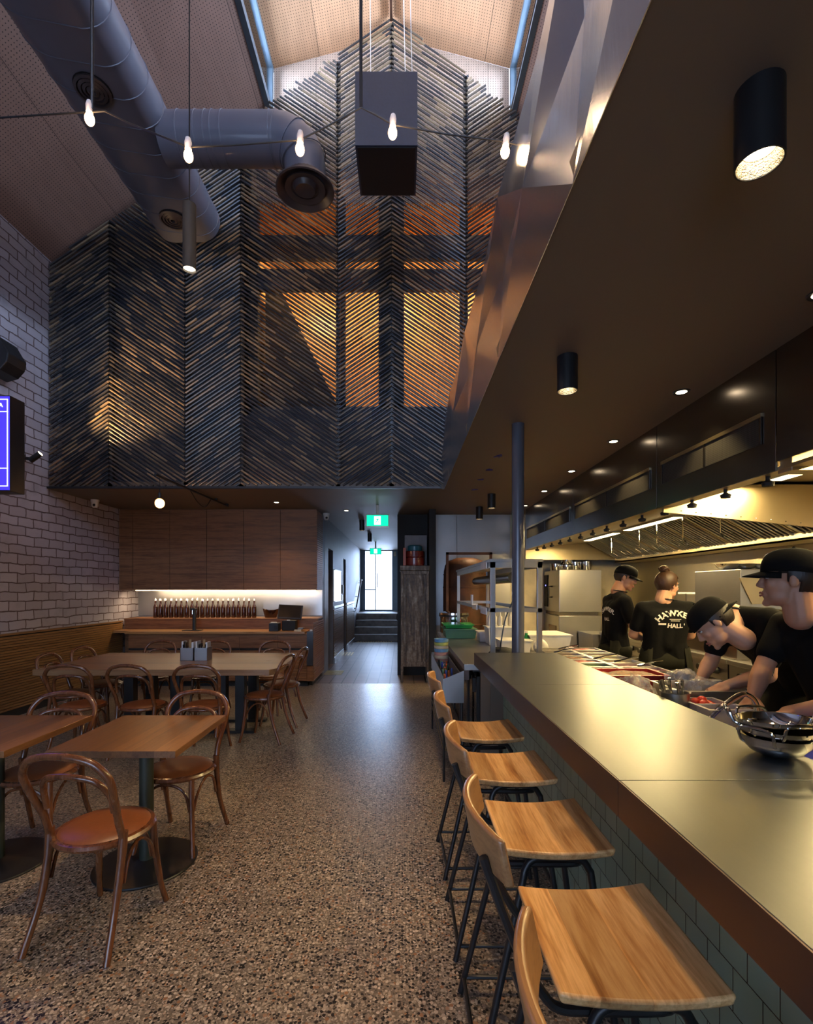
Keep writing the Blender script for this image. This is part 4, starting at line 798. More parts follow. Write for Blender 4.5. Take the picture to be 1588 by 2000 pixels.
def blob(name, c, rad, mat, lb, cat, seed=0, amp=.3, nu=26, nv=16):
    rnd = random.Random(seed); g = MB(); g.ell(c, rad, None, nu, nv); c = V(c); ph = [V((rnd.uniform(-1, 1), rnd.uniform(-1, 1), rnd.uniform(-1, 1))) for _ in range(6)]
    nv_ = []
    for p in g.v:
        d = V(p) - c; q = V((d.x / rad[0], d.y / rad[1], d.z / rad[2])); s = sum(math.sin(ph[i].dot(q) * (3 + i * 2) + i) for i in range(6)) / 6
        nv_.append(tuple(c + d * (1 + amp * s)))
    g.v = nv_; o = g.build(name, M[mat], smooth=True, ang=60); return tag(o, lb, cat) if lb else o
blob('plastic_bag', (1.33, 2.78, ZB + .075), (.08, .13, .07), 'bag', 'clear crumpled plastic bag bulging over the counter edge', 'plastic bag', 3, .5)
blob('plastic_bag', (1.51, 2.64, ZB + .12), (.07, .08, .07), 'bag', 'clear twisted plastic bag standing in the roasting tray', 'plastic bag', 5, .7)
blob('plastic_bag', (1.66, 2.66, ZB + .095), (.08, .08, .05), 'bag', 'flat clear plastic bag at the right end of the roasting tray', 'plastic bag', 8, .6)
c = (1.345, 2.42, ZB + .001); b = thing('cutlery_tin', 'steel tin of table knives standing behind the counter edge', 'cutlery tin', c); MB().lathe([(.001, 0), (.062, 0), (.065, .12), (.07, .125), (.062, .12), (.059, .004), (.001, .003)], c, 28).build('tin', M['steel'], b, smooth=True)
for k in range(9):
    a = k * .7; x, y = c[0] + .035 * math.cos(a), c[1] + .035 * math.sin(a); MB().tube([(x, y, ZB + .01), (x + .012 * math.cos(a) - .008, y, ZB + .11), (x + .02 * math.cos(a) - .02, y, ZB + .165 + .01 * (k % 3))], [.004, .005, .008], 6).build('knife', M['chrome'], b, smooth=True)
pan(1.39, 1.55, 2.32, 2.46, ZB + .001, ZB + .085, 'frosted plastic tub holding whole tomatoes beside the knife tin', None, mat='clear', cat='tub', name='plastic_tub')
for k, (dx, dy, dz) in enumerate(((.03, .06, .08), (.075, .08, .085), (.06, .04, .075), (.11, .05, .06), (.12, .1, .06))): tag(MB().ell((1.39 + dx, 2.32 + dy, ZB + dz), (.024, .024, .022)).build('tomato', M['tomato'], smooth=True), ['tomato at the left of the frosted tub', 'topmost tomato in the frosted tub', 'tomato at the front of the heap in the frosted tub', 'tomato low at the right of the frosted tub', 'tomato at the back right of the frosted tub'][k], 'tomato', 'tomatoes in the frosted tub')
pan(1.38, 1.56, 2.1 + .1, 2.3, ZB + .001, ZB + .09, 'empty frosted plastic tub behind the chrome tap', None, mat='clear', cat='tub', name='plastic_tub')
tag(MB().box(1.45, 1.84, 1.7, 2.17, ZB + .001, ZB + .016).build('chopping_board', M['blue'], bevel=.004), 'blue chopping board under the hands of the front cook', 'chopping board')
pan(1.62, 1.82, 1.72, 1.9, ZB + .017, ZB + .09, 'pink-white tub of cut tomatoes at the right edge', None, mat='clear', cat='tub', name='plastic_tub')
rnd = random.Random(2)
for k in range(12): tag(MB().ell((1.65 + (k % 4) * .045, 1.75 + (k // 4) * .05, ZB + .08 + rnd.uniform(-.004, .008)), (.024, .024, .019)).build('tomato_half', M['tomato'], smooth=True), ['near', 'middle', 'far'][k // 4] + ' row tomato half, ' + ['leftmost', 'second from left', 'second from right', 'rightmost'][k % 4] + ' in the right-edge tub', 'tomato', 'tomato halves in the right-edge tub')
# ================================================================ pass bench, rack and clutter beyond the counter
b = thing('display_fridge', 'under-bench fridge with glass doors and wire shelves beyond the counter end', 'fridge', (.9, 5, 0))
MB().box(.66, 1.22, 4.12, 7.2, .06, .86).build('body', M['soffit'], b); MB().box(.52, 1.225, 4.1, 7.2, .88, .93).build('worktop', M['steel'], b, bevel=.002); MB().box(.6, 1.2, 4.15, 7.1, .86, .88).build('rail', M['black'], b)
for i in range(4):
    y = 4.14 + i * .62; d = MB(); 
    for q in ((y, y + .03), (y + .57, y + .6)): d.box(.63, .655, q[0], q[1], .08, .85)
    d.box(.63, .655, y, y + .6, .08, .11).box(.63, .655, y, y + .6, .82, .85); dr = d.build('door', M['black'], b); MB().box(.64, .644, y + .03, y + .57, .11, .82).build('glass', M['glass'], dr); MB().box(.6, .63, y + .04, y + .07, .68, .8).build('handle', M['black'], dr, bevel=.005)
    g = MB()
    for z in (.2, .33, .46, .59, .72): g.cyl((.652, y + .03, z), (.652, y + .57, z), .004, n=6)
    g.build('wire_shelf', M['brass'], b)
for i, (y, z, m, lb) in enumerate(((4.3, .5, 'food_g', 'bag of greens in the fridge behind the glass'), (4.32, .38, 'paper', 'white packet on the lower wire shelf of the fridge'), (4.9, .4, 'food_r', 'red packet on the fridge shelf behind the trolley'))): tag(MB().box(.647, .6595, y, y + .2, z, z + .1).build('food_packet', M[m]), lb, 'packet')
MB().box(.52, .56, 4.1, 7.0, .8, .88).build('front_rail', M['zincedge'], b)
b = thing('cutlery_trolley', 'steel trolley with open tray of coloured cutlery beside the fridge', 'trolley', (.42, 4.5, 0)); g = MB()
for q in ((.33, .335, 3.97, 5.5), (.49, .495, 3.97, 5.5), (.33, .495, 5.495, 5.5)): g.box(q[0], q[1], q[2], q[3], .68, .85)
g.box(.33, .495, 3.97, 5.5, .675, .68); g.build('tray', M['steel'], b); MB().prism([(.33, 3.965, .64), (.5, 3.965, .64), (.5, 3.965, .9), (.33, 3.965, .83)], (0, -.006, 0)).build('front_plate', M['steel'], b)
for x in (.34, .485):
    for y in (3.98, 5.48): MB().cyl((x, y, 0), (x, y, .68), .01, n=8).build('leg', M['black'], b)
g = MB()
for z in (.25, .32, .39, .46): g.box(.335, .49, 3.98, 3.985, z, z + .004).box(.333, .337, 3.98, 5.48, z, z + .004)
for k in range(8): g.box(.335 + k * .022, .338 + k * .022, 3.98, 5.48, .25, .254)
g.build('wire_basket', M['brass'], b)
cols = [pm('handle_orange', (.5, .1, .02), .4), pm('handle_blue', (.02, .05, .3), .4), M['green'], M['black'], M['chrome']]
for k in range(26):
    x = random.uniform(.355, .47); y = 4.05 + (k / 26) * .85; m = cols[k % 5]; MB_ = MB().tube([(x, y, .69), (x + random.uniform(-.02, .02), y + random.uniform(-.02, .02), .84 + random.uniform(0, .03))], [.005, .009], 6)
    tag(MB_.build('cutlery_piece', m, smooth=True), 'upright ' + ['orange-handled', 'blue-handled', 'green-handled', 'black-handled', 'bare steel'][k % 5] + ' cutlery piece standing in the trolley tray', 'cutlery', ['orange', 'blue', 'green', 'black', 'steel'][k % 5] + ' cutlery in the trolley tray')
bc = [pm('bowl_blue', (.12, .26, .42), .35), pm('bowl_pink', (.5, .25, .2), .35), pm('bowl_lime', (.4, .42, .1), .35), pm('bowl_cream', (.55, .45, .3), .35)]
bo = ['bottom', 'second lowest', 'third lowest', 'fourth lowest', 'fifth lowest', 'sixth lowest', 'fourth from the top', 'third from the top', 'second from the top', 'topmost']
for k in range(10):
    z = .681 + k * .034; tag(MB().lathe([(.045, z), (.05, z), (.073, z + .02), (.076, z + .05), (.073, z + .05), (.068, z + .024), (.04, z + .008), (.001, z + .008)], (.413, 5.15, 0), 28).build('melamine_bowl', bc[(0, 1, 0, 1, 3, 1, 0, 3, 2, 0)[k]], smooth=True), bo[k] + ' bowl in the colourful striped stack', 'bowl', 'stacked coloured bowls')
# heated pass rack
b = thing('pass_rack', 'square steel tube pass rack with heat lamp over the far bench', 'rack', (1.0, 5.4, .93)); rx0, rx1, ry0, ry1 = .76, 1.2, 4.2, 6.8
for x in (rx0, rx1 - .04):
    for y in (ry0, ry1 - .04): MB().box(x, x + .04, y, y + .04, .93, 1.8).build('post', M['steel'], b, bevel=.002)
MB().box(rx0 - .01, rx1 + .01, ry0 - .01, ry1 + .01, 1.79, 1.815).build('top_shelf', M['steel'], b)
for z in (1.36,): MB().box(rx0, rx0 + .03, ry0, ry1, z, z + .035).box(rx1 - .03, rx1, ry0, ry1, z, z + .035).box(rx0, rx1, ry0, ry0 + .03, z, z + .035).box(rx0, rx1, ry1 - .03, ry1, z, z + .035).build('mid_rail', M['steel'], b)
MB().box(rx0, rx1, ry0, ry0 + .03, 1.74, 1.79).box(rx0, rx0 + .03, ry0, ry1, 1.74, 1.79).box(rx1 - .03, rx1, ry0, ry1, 1.74, 1.79).build('top_rail', M['steel'], b)
MB().cyl((.98, 4.3, 1.66), (.98, 6.5, 1.66), .05, n=20).build('heat_lamp_tube', M['steelf'], b, smooth=True); MB().tube(spline([(1.0, 4.32, 1.66), (.98, 4.28, 1.5), (.9, 4.27, 1.3), (.86, 4.26, 1.1), (.85, 4.3, .96)]), .006, 6).build('power_cord', M['black'], b, smooth=True)
for x in (rx0 - .005,):
    for y, z in ((4.35, 1.33), (4.35, 1.74), (4.9, 1.35)): MB().box(x - .012, x, y, y + .3, z, z + .06).build('order_ticket', M['paper'], b)
MB().box(.7, .71, 4.9, 5.0, 1.4, 1.5).box(.71, .76, 4.93, 4.96, 1.4, 1.41).build('ticket_printer', M['white'], b)
def crate(c, s, m, lb, cat, name, bev=.01, taper=.9):
    x, y, z = c; w, d, h = s; a = taper; pts = [(x - w / 2 * a, y - d / 2 * a, z), (x + w / 2 * a, y - d / 2 * a, z), (x + w / 2 * a, y + d / 2 * a, z), (x - w / 2 * a, y + d / 2 * a, z)]; q = [(x - w / 2, y - d / 2, z + h), (x + w / 2, y - d / 2, z + h), (x + w / 2, y + d / 2, z + h), (x - w / 2, y + d / 2, z + h)]
    g = MB(); g.add(pts + q, [(3, 2, 1, 0), (0, 1, 5, 4), (1, 2, 6, 5), (2, 3, 7, 6), (3, 0, 4, 7)]); g.box(x - w / 2 - .012, x + w / 2 + .012, y - d / 2 - .012, y + d / 2 + .012, z + h - .012, z + h)
    return tag(g.build(name, M[m]), lb, cat)
crate((.74, 6.4, .935), (.4, .5, .12), 'green', 'green plastic crate on the far bench beside the bowl stack', 'crate', 'green_crate')
crate((.72, 6.4, 1.06), (.36, .42, .05), 'greenb', 'teal tray resting on top of the green crate', 'tray', 'teal_tray')
crate((1.02, 5.9, .935), (.22, .24, .12), 'clear', 'clear tub of brown food behind the rack post', 'tub', 'clear_tub'); tag(MB().box(.93, 1.11, 5.8, 6.0, .945, 1.04).build('brown_food', M['food_b'], bevel=.01), 'brown food filling the clear tub behind the rack post', 'food')
crate((1.12, 4.95, .935), (.3, .3, .12), 'white', 'white plastic tub on the far bench inside the rack', 'tub', 'white_tub')
crate((1.13, 5.6, .935), (.34, .3, .2), 'white', 'tall white bottle caddy at the rear of the rack', 'caddy', 'bottle_caddy')
for k in range(5):
    x = 1.0 + k * .06; o = MB().lathe([(.024, 0), (.024, .1), (.01, .12), (.005, .16), (.001, .161)], (x, 5.6, 1.137), 14).build('squeeze_bottle', M['white'], smooth=True); tag(o, ['leftmost', 'second from left', 'middle', 'second from right', 'rightmost'][k] + ' white squeeze bottle on the bottle caddy in the rack', 'bottle', 'squeeze bottles on the caddy')
c = (.74, 7.0, .931); b = thing('stock_pot', 'shiny steel pot with dark rim in front of the rusty drum', 'pot', c); MB().lathe([(.001, 0), (.19, 0), (.195, .02), (.195, .26)], c, 36).build('pot_body', M['chrome'], b, smooth=True); MB().lathe([(.2, .25), (.21, .26), (.21, .29), (.12, .31), (.001, .315)], c, 36).build('lid', M['chrome'], b, smooth=True); MB().lathe([(.205, .235), (.212, .24), (.212, .262), (.205, .262)], c, 36).build('rim_band', M['black'], b, smooth=True)
blob('black_bag', (.9, 4.35, .985), (.13, .1, .06), 'blackm', 'black cloth bag heaped at the foot of the rack', 'bag', 4, .2)
crate((1.5, 5.2, .935), (.42, .5, .16), 'white', 'large white plastic bin right of the column', 'bin', 'white_bin')
crate((1.57, 5.87, .8), (.56, .46, .2), 'red', 'dark red plastic tray behind the white bin', 'tray', 'dark_red_tray')
b = tag(MB().box(1.3, BX, 5.62, 6.15, 0, .8).build('low_cabinet', M['steelf']), 'low steel cabinet carrying the dark red tray', 'cabinet')
blob('paper_bag', (1.36, 4.82, 1.0), (.07, .05, .075), 'paper', 'crumpled white bag with red print by the white bin', 'bag', 9, .3)
b = thing('detergent_bottle', 'green plastic bottle behind the rack post', 'bottle', (1.3, 5.05, ZB)); MB().lathe([(.001, 0), (.03, 0), (.032, .12), (.015, .16), (.015, .18)], (1.265, 5.0, ZB + .001), 18).build('bottle_body', M['greenb'], b, smooth=True); MB().lathe([(.016, .18), (.016, .2), (.001, .201)], (1.265, 5.0, ZB + .001), 12).build('cap', M['white'], b)
crate((1.29, 4.66, ZB + .001), (.1, .16, .012), 'paper', 'white paper slip on the bench beside the counter end', 'paper', 'paper_slip')
# drum oven
c = V((1.06, 8.2, 0)); b = thing('drum_oven', 'big rusty riveted drum oven standing before the stainless wall', 'oven', c)
pr = [(.001, .5), (.33, .5), (.35, .55), (.36, .9), (.37, 1.2), (.37, 1.55), (.36, 1.85), (.34, 1.95), (.29, 2.02), (.15, 2.07), (.001, 2.08)]; MB().lathe(pr, c, 40).build('drum', M['rust'], b, smooth=True, ang=50)
g = MB()
for z in (1.0, 1.27, 1.54, 1.8):
    for k in range(36): a = 2 * PI * k / 36; g.ell(c + V((.367 * math.cos(a), .367 * math.sin(a), z)), .007, None, 6, 4)
g.build('rivets', M['rustf'], b)
for z in (.97, 1.57): MB().lathe([(.366, z), (.375, z + .005), (.375, z + .025), (.366, z + .03)], c, 40).build('band', M['rustf'], b, smooth=True)
for x in (.70, 1.39): MB().box(x, x + .04, 7.78, 7.82, 0, 2.14).build('frame_post', M['rustf'], b)
MB().box(.70, 1.43, 7.78, 7.82, 2.1, 2.14).box(.70, 1.43, 7.78, 7.82, .46, .5).build('frame_bar', M['rustf'], b)
for x in (.8, 1.3): MB().box(x, x + .05, 8.18, 8.23, 0, .5).build('leg', M['rustf'], b)
# combi ovens
b = thing('combi_oven', 'tall steel combi oven with black handle at the far end of the kitchen', 'oven', (2.9, 8.4, 0)); MB().box(2.56, 3.25, 8.0, 8.84, 1.18, 1.87).build('upper_oven', M['steel'], b, bevel=.008); MB().box(2.56, 3.25, 8.0, 8.84, .1, 1.12).build('lower_oven', M['steel'], b, bevel=.008); MB().box(2.58, 3.2, 8.03, 8.8, 1.12, 1.18).build('stacking_rail', M['steelf'], b)
MB().tube([(2.555, 8.35, 1.6), (2.49, 8.35, 1.6), (2.49, 8.35, 1.42), (2.555, 8.35, 1.42)], .015).build('door_handle', M['black'], b, smooth=True); MB().box(2.545, 2.562, 8.6, 8.8, 1.25, 1.8).build('control_panel', M['blackm'], b); MB().ell((2.545, 8.7, 1.62), (.006, .014, .014)).build('indicator', emis('blue_led', (.2, .2, 1), 3), b)
MB().box(2.55, 2.562, 8.15, 8.55, .55, .95).build('oven_window', pm('fire_glass', (.12, .06, .02), .15), b)
pts = []
for k, (x, y, r, h, z, lb) in enumerate(((2.66, 8.5, .09, .12, 1.87, 'steel pot at the left on top of the combi oven'), (2.85, 8.5, .12, .1, 1.87, 'wide low steel pan on top of the combi oven'), (2.85, 8.5, .1, .12, 1.975, 'steel colander stacked on the wide pan'), (3.0, 8.5, .1, .15, 1.87, 'steel saucepan second from right on top of the combi oven'), (3.19, 8.5, .08, .16, 1.87, 'steel saucepan at the right on top of the combi oven'))):
    b = thing('steel_pot', lb, 'pot', (x, y, z), 0, 'pots on the combi oven'); MB().lathe([(.001, 0), (r * .95, 0), (r, .01), (r, h), (r + .008, h), (r - .004, h - .002), (r - .006, .006), (.001, .006)], (x, y, z + .001), 28).build('pot_body', M['chrome'], b, smooth=True); MB().tube(arc((x, y - r, z + h * .7), .025, 0, PI, 8, 'xz'), .004, 6).build('handle', M['chrome'], b)
# range line
def cooker(y0, y1, lb):
    b = thing('cooking_range', lb, 'cooking range', (3.4, (y0 + y1) / 2, 0)); MB().box(2.98, 3.85, y0, y1, .12, .88).build('body', M['steelf'], b); MB().box(2.93, 3.87, y0, y1, .88, .92).build('hotplate', M['steel'], b, bevel=.003); MB().box(2.95, 2.98, y0, y1, .72, .88).build('control_panel', M['steel'], b)
    for k in range(int((y1 - y0) / .24)): MB().cyl((2.95, y0 + .14 + k * .24, .8), (2.905, y0 + .14 + k * .24, .8), .033, .028, 16).build('knob', M['black'], b, smooth=True)
    MB().tube([(2.93, y0 + .08, .66), (2.9, y0 + .08, .66), (2.9, y1 - .08, .66), (2.93, y1 - .08, .66)], .012).build('oven_handle', M['chrome'], b, smooth=True)
    for y in (y0 + .05, y1 - .1):
        for x in (3.02, 3.75): MB().box(x, x + .05, y, y + .05, 0, .12).build('foot', M['blackm'], b)
cooker(5.9, 7.3, 'far steel cooking range with black knobs near the combi oven'); cooker(4.45, 5.88, 'middle steel cooking range behind the far cooks'); cooker(2.9, 4.43, 'near steel cooking range behind the bending cook')
crate((3.1, 7.65, .12), (.5, .6, .76), 'steel', 'small steel bench between the range and the combi oven', 'bench', 'corner_bench')
for k, (x, y, lb) in enumerate(((3.05, 7.15, 'left squeeze bottle of three at the far end of the range'), (3.12, 7.2, 'middle squeeze bottle of three at the far end of the range'), (3.2, 7.25, 'right squeeze bottle of three at the far end of the range'))):
    b = thing('sauce_bottle', lb, 'bottle', (x, y, .92), 0, 'squeeze bottles on the range'); MB().lathe([(.001, 0), (.03, 0), (.03, .13), (.012, .15)], (x, y, .921), 16).build('bottle_body', M['white'], b, smooth=True); MB().lathe([(.012, .15), (.004, .2), (.001, .2)], (x, y, .921), 12).build('nozzle', M['white'], b, smooth=True)
b = thing('sauce_bottle', 'yellow sauce bottle standing on the range left of the cooks', 'bottle', (3.12, 6.5, .92)); MB().lathe([(.001, 0), (.045, 0), (.045, .15), (.014, .17)], (3.12, 6.5, .921), 20).build('bottle_body', M['yellow'], b, smooth=True); MB().tube([(3.12, 6.5, 1.09), (3.1, 6.5, 1.14)], [.012, .005]).build('nozzle', M['white'], b)
blob('salad_heap', (3.35, 7.0, .965), (.09, .1, .06), 'food_g', 'heap of green leaves at the far end of the range', 'food', 2, .3); blob('noodle_heap', (3.35, 6.75, .96), (.2, .09, .05), 'food_b', 'brown heap of cooked food on the far range', 'food', 6, .3)
# fold-over grill with bowls
b = thing('clamshell_grill', 'large steel grill with slanting open lid behind the bending cook', 'grill', (3.4, 4.9, .92)); y0, y1 = 4.4, 5.2
MB().box(3.0, 3.8, y0, y1, .921, 1.15).build('grill_base', M['steelf'], b, bevel=.005)
yf = 4.9; MB().prism([(3.1, 4.5, 1.4), (3.1, 4.5, 1.74), (3.6, 4.5, 1.74), (3.85, 4.5, 1.4), (3.8, 4.5, 1.34)], (0, .7, 0)).build('lid', M['steel'], b, bevel=.004)
MB().prism([(3.08, 4.498, 1.66), (3.5, 4.498, 1.66), (3.7, 4.498, 1.42), (3.2, 4.498, 1.42)], (0, -.01, 0)).build('lid_panel', M['steelh'], b, bevel=.003)
for x in (3.15, 3.7): MB().tube([(x, 4.9, 1.15), (x, 4.9, 1.4)], .02).build('hinge_arm', M['steelf'], b)
for k, (x, lb) in enumerate(((3.18, 'left steel bowl on top of the slanting grill lid'), (3.34, 'middle steel bowl on top of the slanting grill lid'), (3.5, 'right steel bowl on top of the slanting grill lid'))):
    tag(MB().lathe([(.001, 0), (.05, 0), (.09, .03), (.11, .06), (.108, .061), (.088, .032), (.05, .004), (.001, .004)], (x, 4.8, 1.741), 28).build('steel_bowl', M['chrome'], smooth=True), lb, 'bowl', 'bowls on the grill lid')
b = thing('utensil_rail', 'white rail with hanging utensils on the rear kitchen wall', 'rail', (3.6, 6.3, 1.5)); MB().cyl((3.72, 5.4, 1.5), (3.72, 6.6, 1.5), .015).build('rail', M['white'], b, smooth=True)
for y in (5.45, 6.55): MB().cyl((3.72, y, 1.5), (3.95, y, 1.5), .01).build('bracket', M['white'], b)
for y in (5.6, 5.8, 6.1, 6.4): MB().tube([(3.70, y, 1.5), (3.70, y, 1.25), (3.68, y, 1.2)], [.005, .005, .02], 6).build('ladle', M['chrome'], b)
# ================================================================ extraction hood
b = thing('range_hood', 'long stainless extraction hood with baffle filters over the cooking line', 'range hood', (3, 5, 2.2)); HX = 2.09
def zl(x): return 2.22 - (x - HX) * .1
for y0, y1 in ((-2.5, 1.15), (1.153, 2.745), (2.75, 4.03), (4.035, 6.0), (6.005, 8.3)):
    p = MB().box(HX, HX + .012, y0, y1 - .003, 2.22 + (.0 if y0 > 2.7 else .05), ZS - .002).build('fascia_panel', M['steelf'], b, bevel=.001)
    if y0 < 1.2: continue
    MB().box(HX - .012, HX + .001, y0 + .1, y1 - .08, 2.555, 2.58).build('grille_trim', M['steelh'], p); gm = M.setdefault('mesh', perf('grille_mesh', (.035, .032, .03), 1, 'yz', .012, .33))
    MB().box(HX - .003, HX, y0 + .1, y1 - .08, 2.4, 2.555).build('grille_mesh', gm, p); [MB().box(HX - .01, HX + .001, q, q + .016, 2.4, 2.56).build('grille_divider', M['steelf'], p) for q in (y0 + .1, (y0 + y1) / 2 - .01, y1 - .096)]
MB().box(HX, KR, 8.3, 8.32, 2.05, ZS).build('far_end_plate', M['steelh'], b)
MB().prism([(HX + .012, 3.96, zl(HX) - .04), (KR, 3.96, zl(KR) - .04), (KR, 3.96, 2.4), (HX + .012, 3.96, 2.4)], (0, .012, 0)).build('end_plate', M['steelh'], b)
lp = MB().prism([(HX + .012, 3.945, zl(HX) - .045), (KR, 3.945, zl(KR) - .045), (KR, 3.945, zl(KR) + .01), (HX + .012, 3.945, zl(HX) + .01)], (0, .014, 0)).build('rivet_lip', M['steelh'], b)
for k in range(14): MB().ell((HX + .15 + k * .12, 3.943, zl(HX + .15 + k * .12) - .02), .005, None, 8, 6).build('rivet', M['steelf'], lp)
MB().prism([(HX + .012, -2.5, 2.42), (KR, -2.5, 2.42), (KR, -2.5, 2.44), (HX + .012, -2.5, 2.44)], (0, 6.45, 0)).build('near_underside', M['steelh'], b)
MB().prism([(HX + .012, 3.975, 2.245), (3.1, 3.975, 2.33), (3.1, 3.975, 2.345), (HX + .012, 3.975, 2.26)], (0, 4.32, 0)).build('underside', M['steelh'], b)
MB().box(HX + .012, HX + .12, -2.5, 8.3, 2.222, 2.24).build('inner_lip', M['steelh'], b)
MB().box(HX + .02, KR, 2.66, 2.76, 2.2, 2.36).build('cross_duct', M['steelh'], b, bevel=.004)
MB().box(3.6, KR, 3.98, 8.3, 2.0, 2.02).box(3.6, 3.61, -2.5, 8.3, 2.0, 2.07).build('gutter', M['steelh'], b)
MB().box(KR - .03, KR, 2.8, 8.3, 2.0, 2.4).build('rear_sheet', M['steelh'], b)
for i in range(9):
    y = 4.0 + i * .475; f = MB(); A = V((3.63, 0, 2.05)); B = V((3.08, 0, 2.35)); fr_ = f.prism([(A.x, y, A.z), (B.x, y, B.z), (B.x + .015, y, B.z + .02), (A.x + .015, y, A.z + .02)], (0, .03, 0)).prism([(A.x, y + .43, A.z), (B.x, y + .43, B.z), (B.x + .015, y + .43, B.z + .02), (A.x + .015, y + .43, A.z + .02)], (0, .03, 0)).box(A.x - .03, A.x + .01, y, y + .46, A.z, A.z + .02).box(B.x - .005, B.x + .03, y, y + .46, B.z - .01, B.z + .012)
    p = f.build('filter_frame', M['steelh'], b); g = MB()
    for k in range(7): yy = y + .04 + k * .057; g.prism([(A.x - .01, yy, A.z - .012), (B.x - .01, yy, B.z - .012), (B.x + .01, yy, B.z + .015), (A.x + .01, yy, A.z + .015)], (0, .024, 0))
    g.build('baffles', M['steel'], p); g = MB()
    for q in (.12, .3): g.tube([(3.5, y + q, 2.11), (3.48, y + q, 2.09), (3.4, y + q, 2.14), (3.42, y + q, 2.16)], .004, 6)
    g.build('filter_handle', M['chrome'], p)
MB().box(3.1, 3.66, 3.98, 8.3, 2.4, 2.41).build('filter_backing', M['blackm'], b)
MB().prism([(3.66,3.98,2.05),(3.11,3.98,2.36),(3.2,3.98,2.41),(3.7,3.98,2.1)],(0,4.3,0)).build('filter_backing', M['blackm'], b)
tubes = [(2.75, 4.9, 6.0), (2.75, 6.3, 7.3), (2.85, 2.95, 3.75), (2.75, 1.2, 2.4)]
for i, (x, y0, y1) in enumerate(tubes):
    z = 2.285 if y0 > 4 else 2.40
    MB().box(x - .06, x + .06, y0 - .03, y1 + .03, z - .012, z + .02).build('light_housing', M['steel'], b, bevel=.004); MB().box(x - .045, x + .045, y0, y1, z - .016, z - .011).build('light_tube', M['tubeon'], b)
for y, x in ((4.4, 2.85), (4.9, 2.8), (5.4, 2.8), (5.9, 2.85), (6.8, 2.9)):
    g = MB(); MB().tube([(x, y, 2.28), (x, y, 2.06), (x + .03, y, 2.03)], [.005, .005, .009], 6).build('sprinkler_drop', M['chrome'], b)
for i in range(14):
    y = 2.9 + i * .38; MB().lathe([(.012, 2.2), (.035, 2.185), (.03, 2.175), (.03, 2.165), (.001, 2.16)], (HX + .07, y, 0), 10).cyl((HX + .07, y, 2.2), (HX + .07, y, 2.224), .012, n=8).build('nozzle', M['blackm'], b, smooth=True)
# ================================================================ people
def fuse(mb, name, mat, parent, voxel, smooth_it=6, f=.5):
    me = bpy.data.meshes.new(name); me.from_pydata(mb.v, [], mb.f); bm = bmesh.new(); bm.from_mesh(me); bmesh.ops.recalc_face_normals(bm, faces=bm.faces); bm.to_mesh(me); bm.free()
    o = bpy.data.objects.new(name, me); C.objects.link(o); r = o.modifiers.new('R', 'REMESH'); r.mode = 'VOXEL'; r.voxel_size = voxel; r.use_smooth_shade = True
    s = o.modifiers.new('S', 'SMOOTH'); s.iterations = smooth_it; s.factor = f
    bpy.context.view_layer.update(); ev = o.evaluated_get(bpy.context.evaluated_depsgraph_get()); m2 = bpy.data.meshes.new_from_object(ev); o.modifiers.clear(); o.data = m2; bpy.data.meshes.remove(me); m2.name = name
    m2.materials.clear(); m2.materials.append(mat); m2.polygons.foreach_set('use_smooth', [True] * len(m2.polygons))
    o.parent = parent; o.matrix_parent_inverse = Matrix.Translation(parent.location).inverted(); return o
def frame(f, u):
    f = V(f).normalized(); u = V(u); u = (u - f * u.dot(f)).normalized(); r = f.cross(u)
    return Matrix((r, f, u)).transposed()
def head(mb, c, Q, s=1.0):
    def P(a, b, z): return V(c) + Q @ V((a * s, b * s, z * s))
    E = lambda p, r, n=(18, 12): mb.ell(P(*p), tuple(x * s for x in r), Q.to_4x4(), *n)
    E((0, -.012, .03), (.074, .093, .086), (26, 18)); E((0, .025, -.02), (.061, .064, .085), (24, 16)); E((0, .04, -.078), (.043, .045, .034)); E((0, .074, -.1), (.019, .017, .016))
    E((-.034, .03, -.07), (.024, .04, .03)); E((.034, .03, -.07), (.024, .04, .03))
    for k in (-1, 1): E((k * .036, .064, -.018), (.022, .02, .024)); E((k * .078, -.008, -.002), (.008, .019, .03)); mb.caps(P(k * .012, .083, .033), P(k * .045, .068, .03), .009 * s, .007 * s); E((k * .011, .096, -.03), (.0085, .011, .008))
    mb.caps(P(0, .084, .02), P(0, .104, -.024), .0075 * s, .0115 * s); E((0, .086, -.055), (.021, .01, .006)); E((0, .084, -.068), (.018, .01, .0065))
    mb.caps(P(0, -.025, -.05), P(0, -.04, -.15), .056 * s, .058 * s)
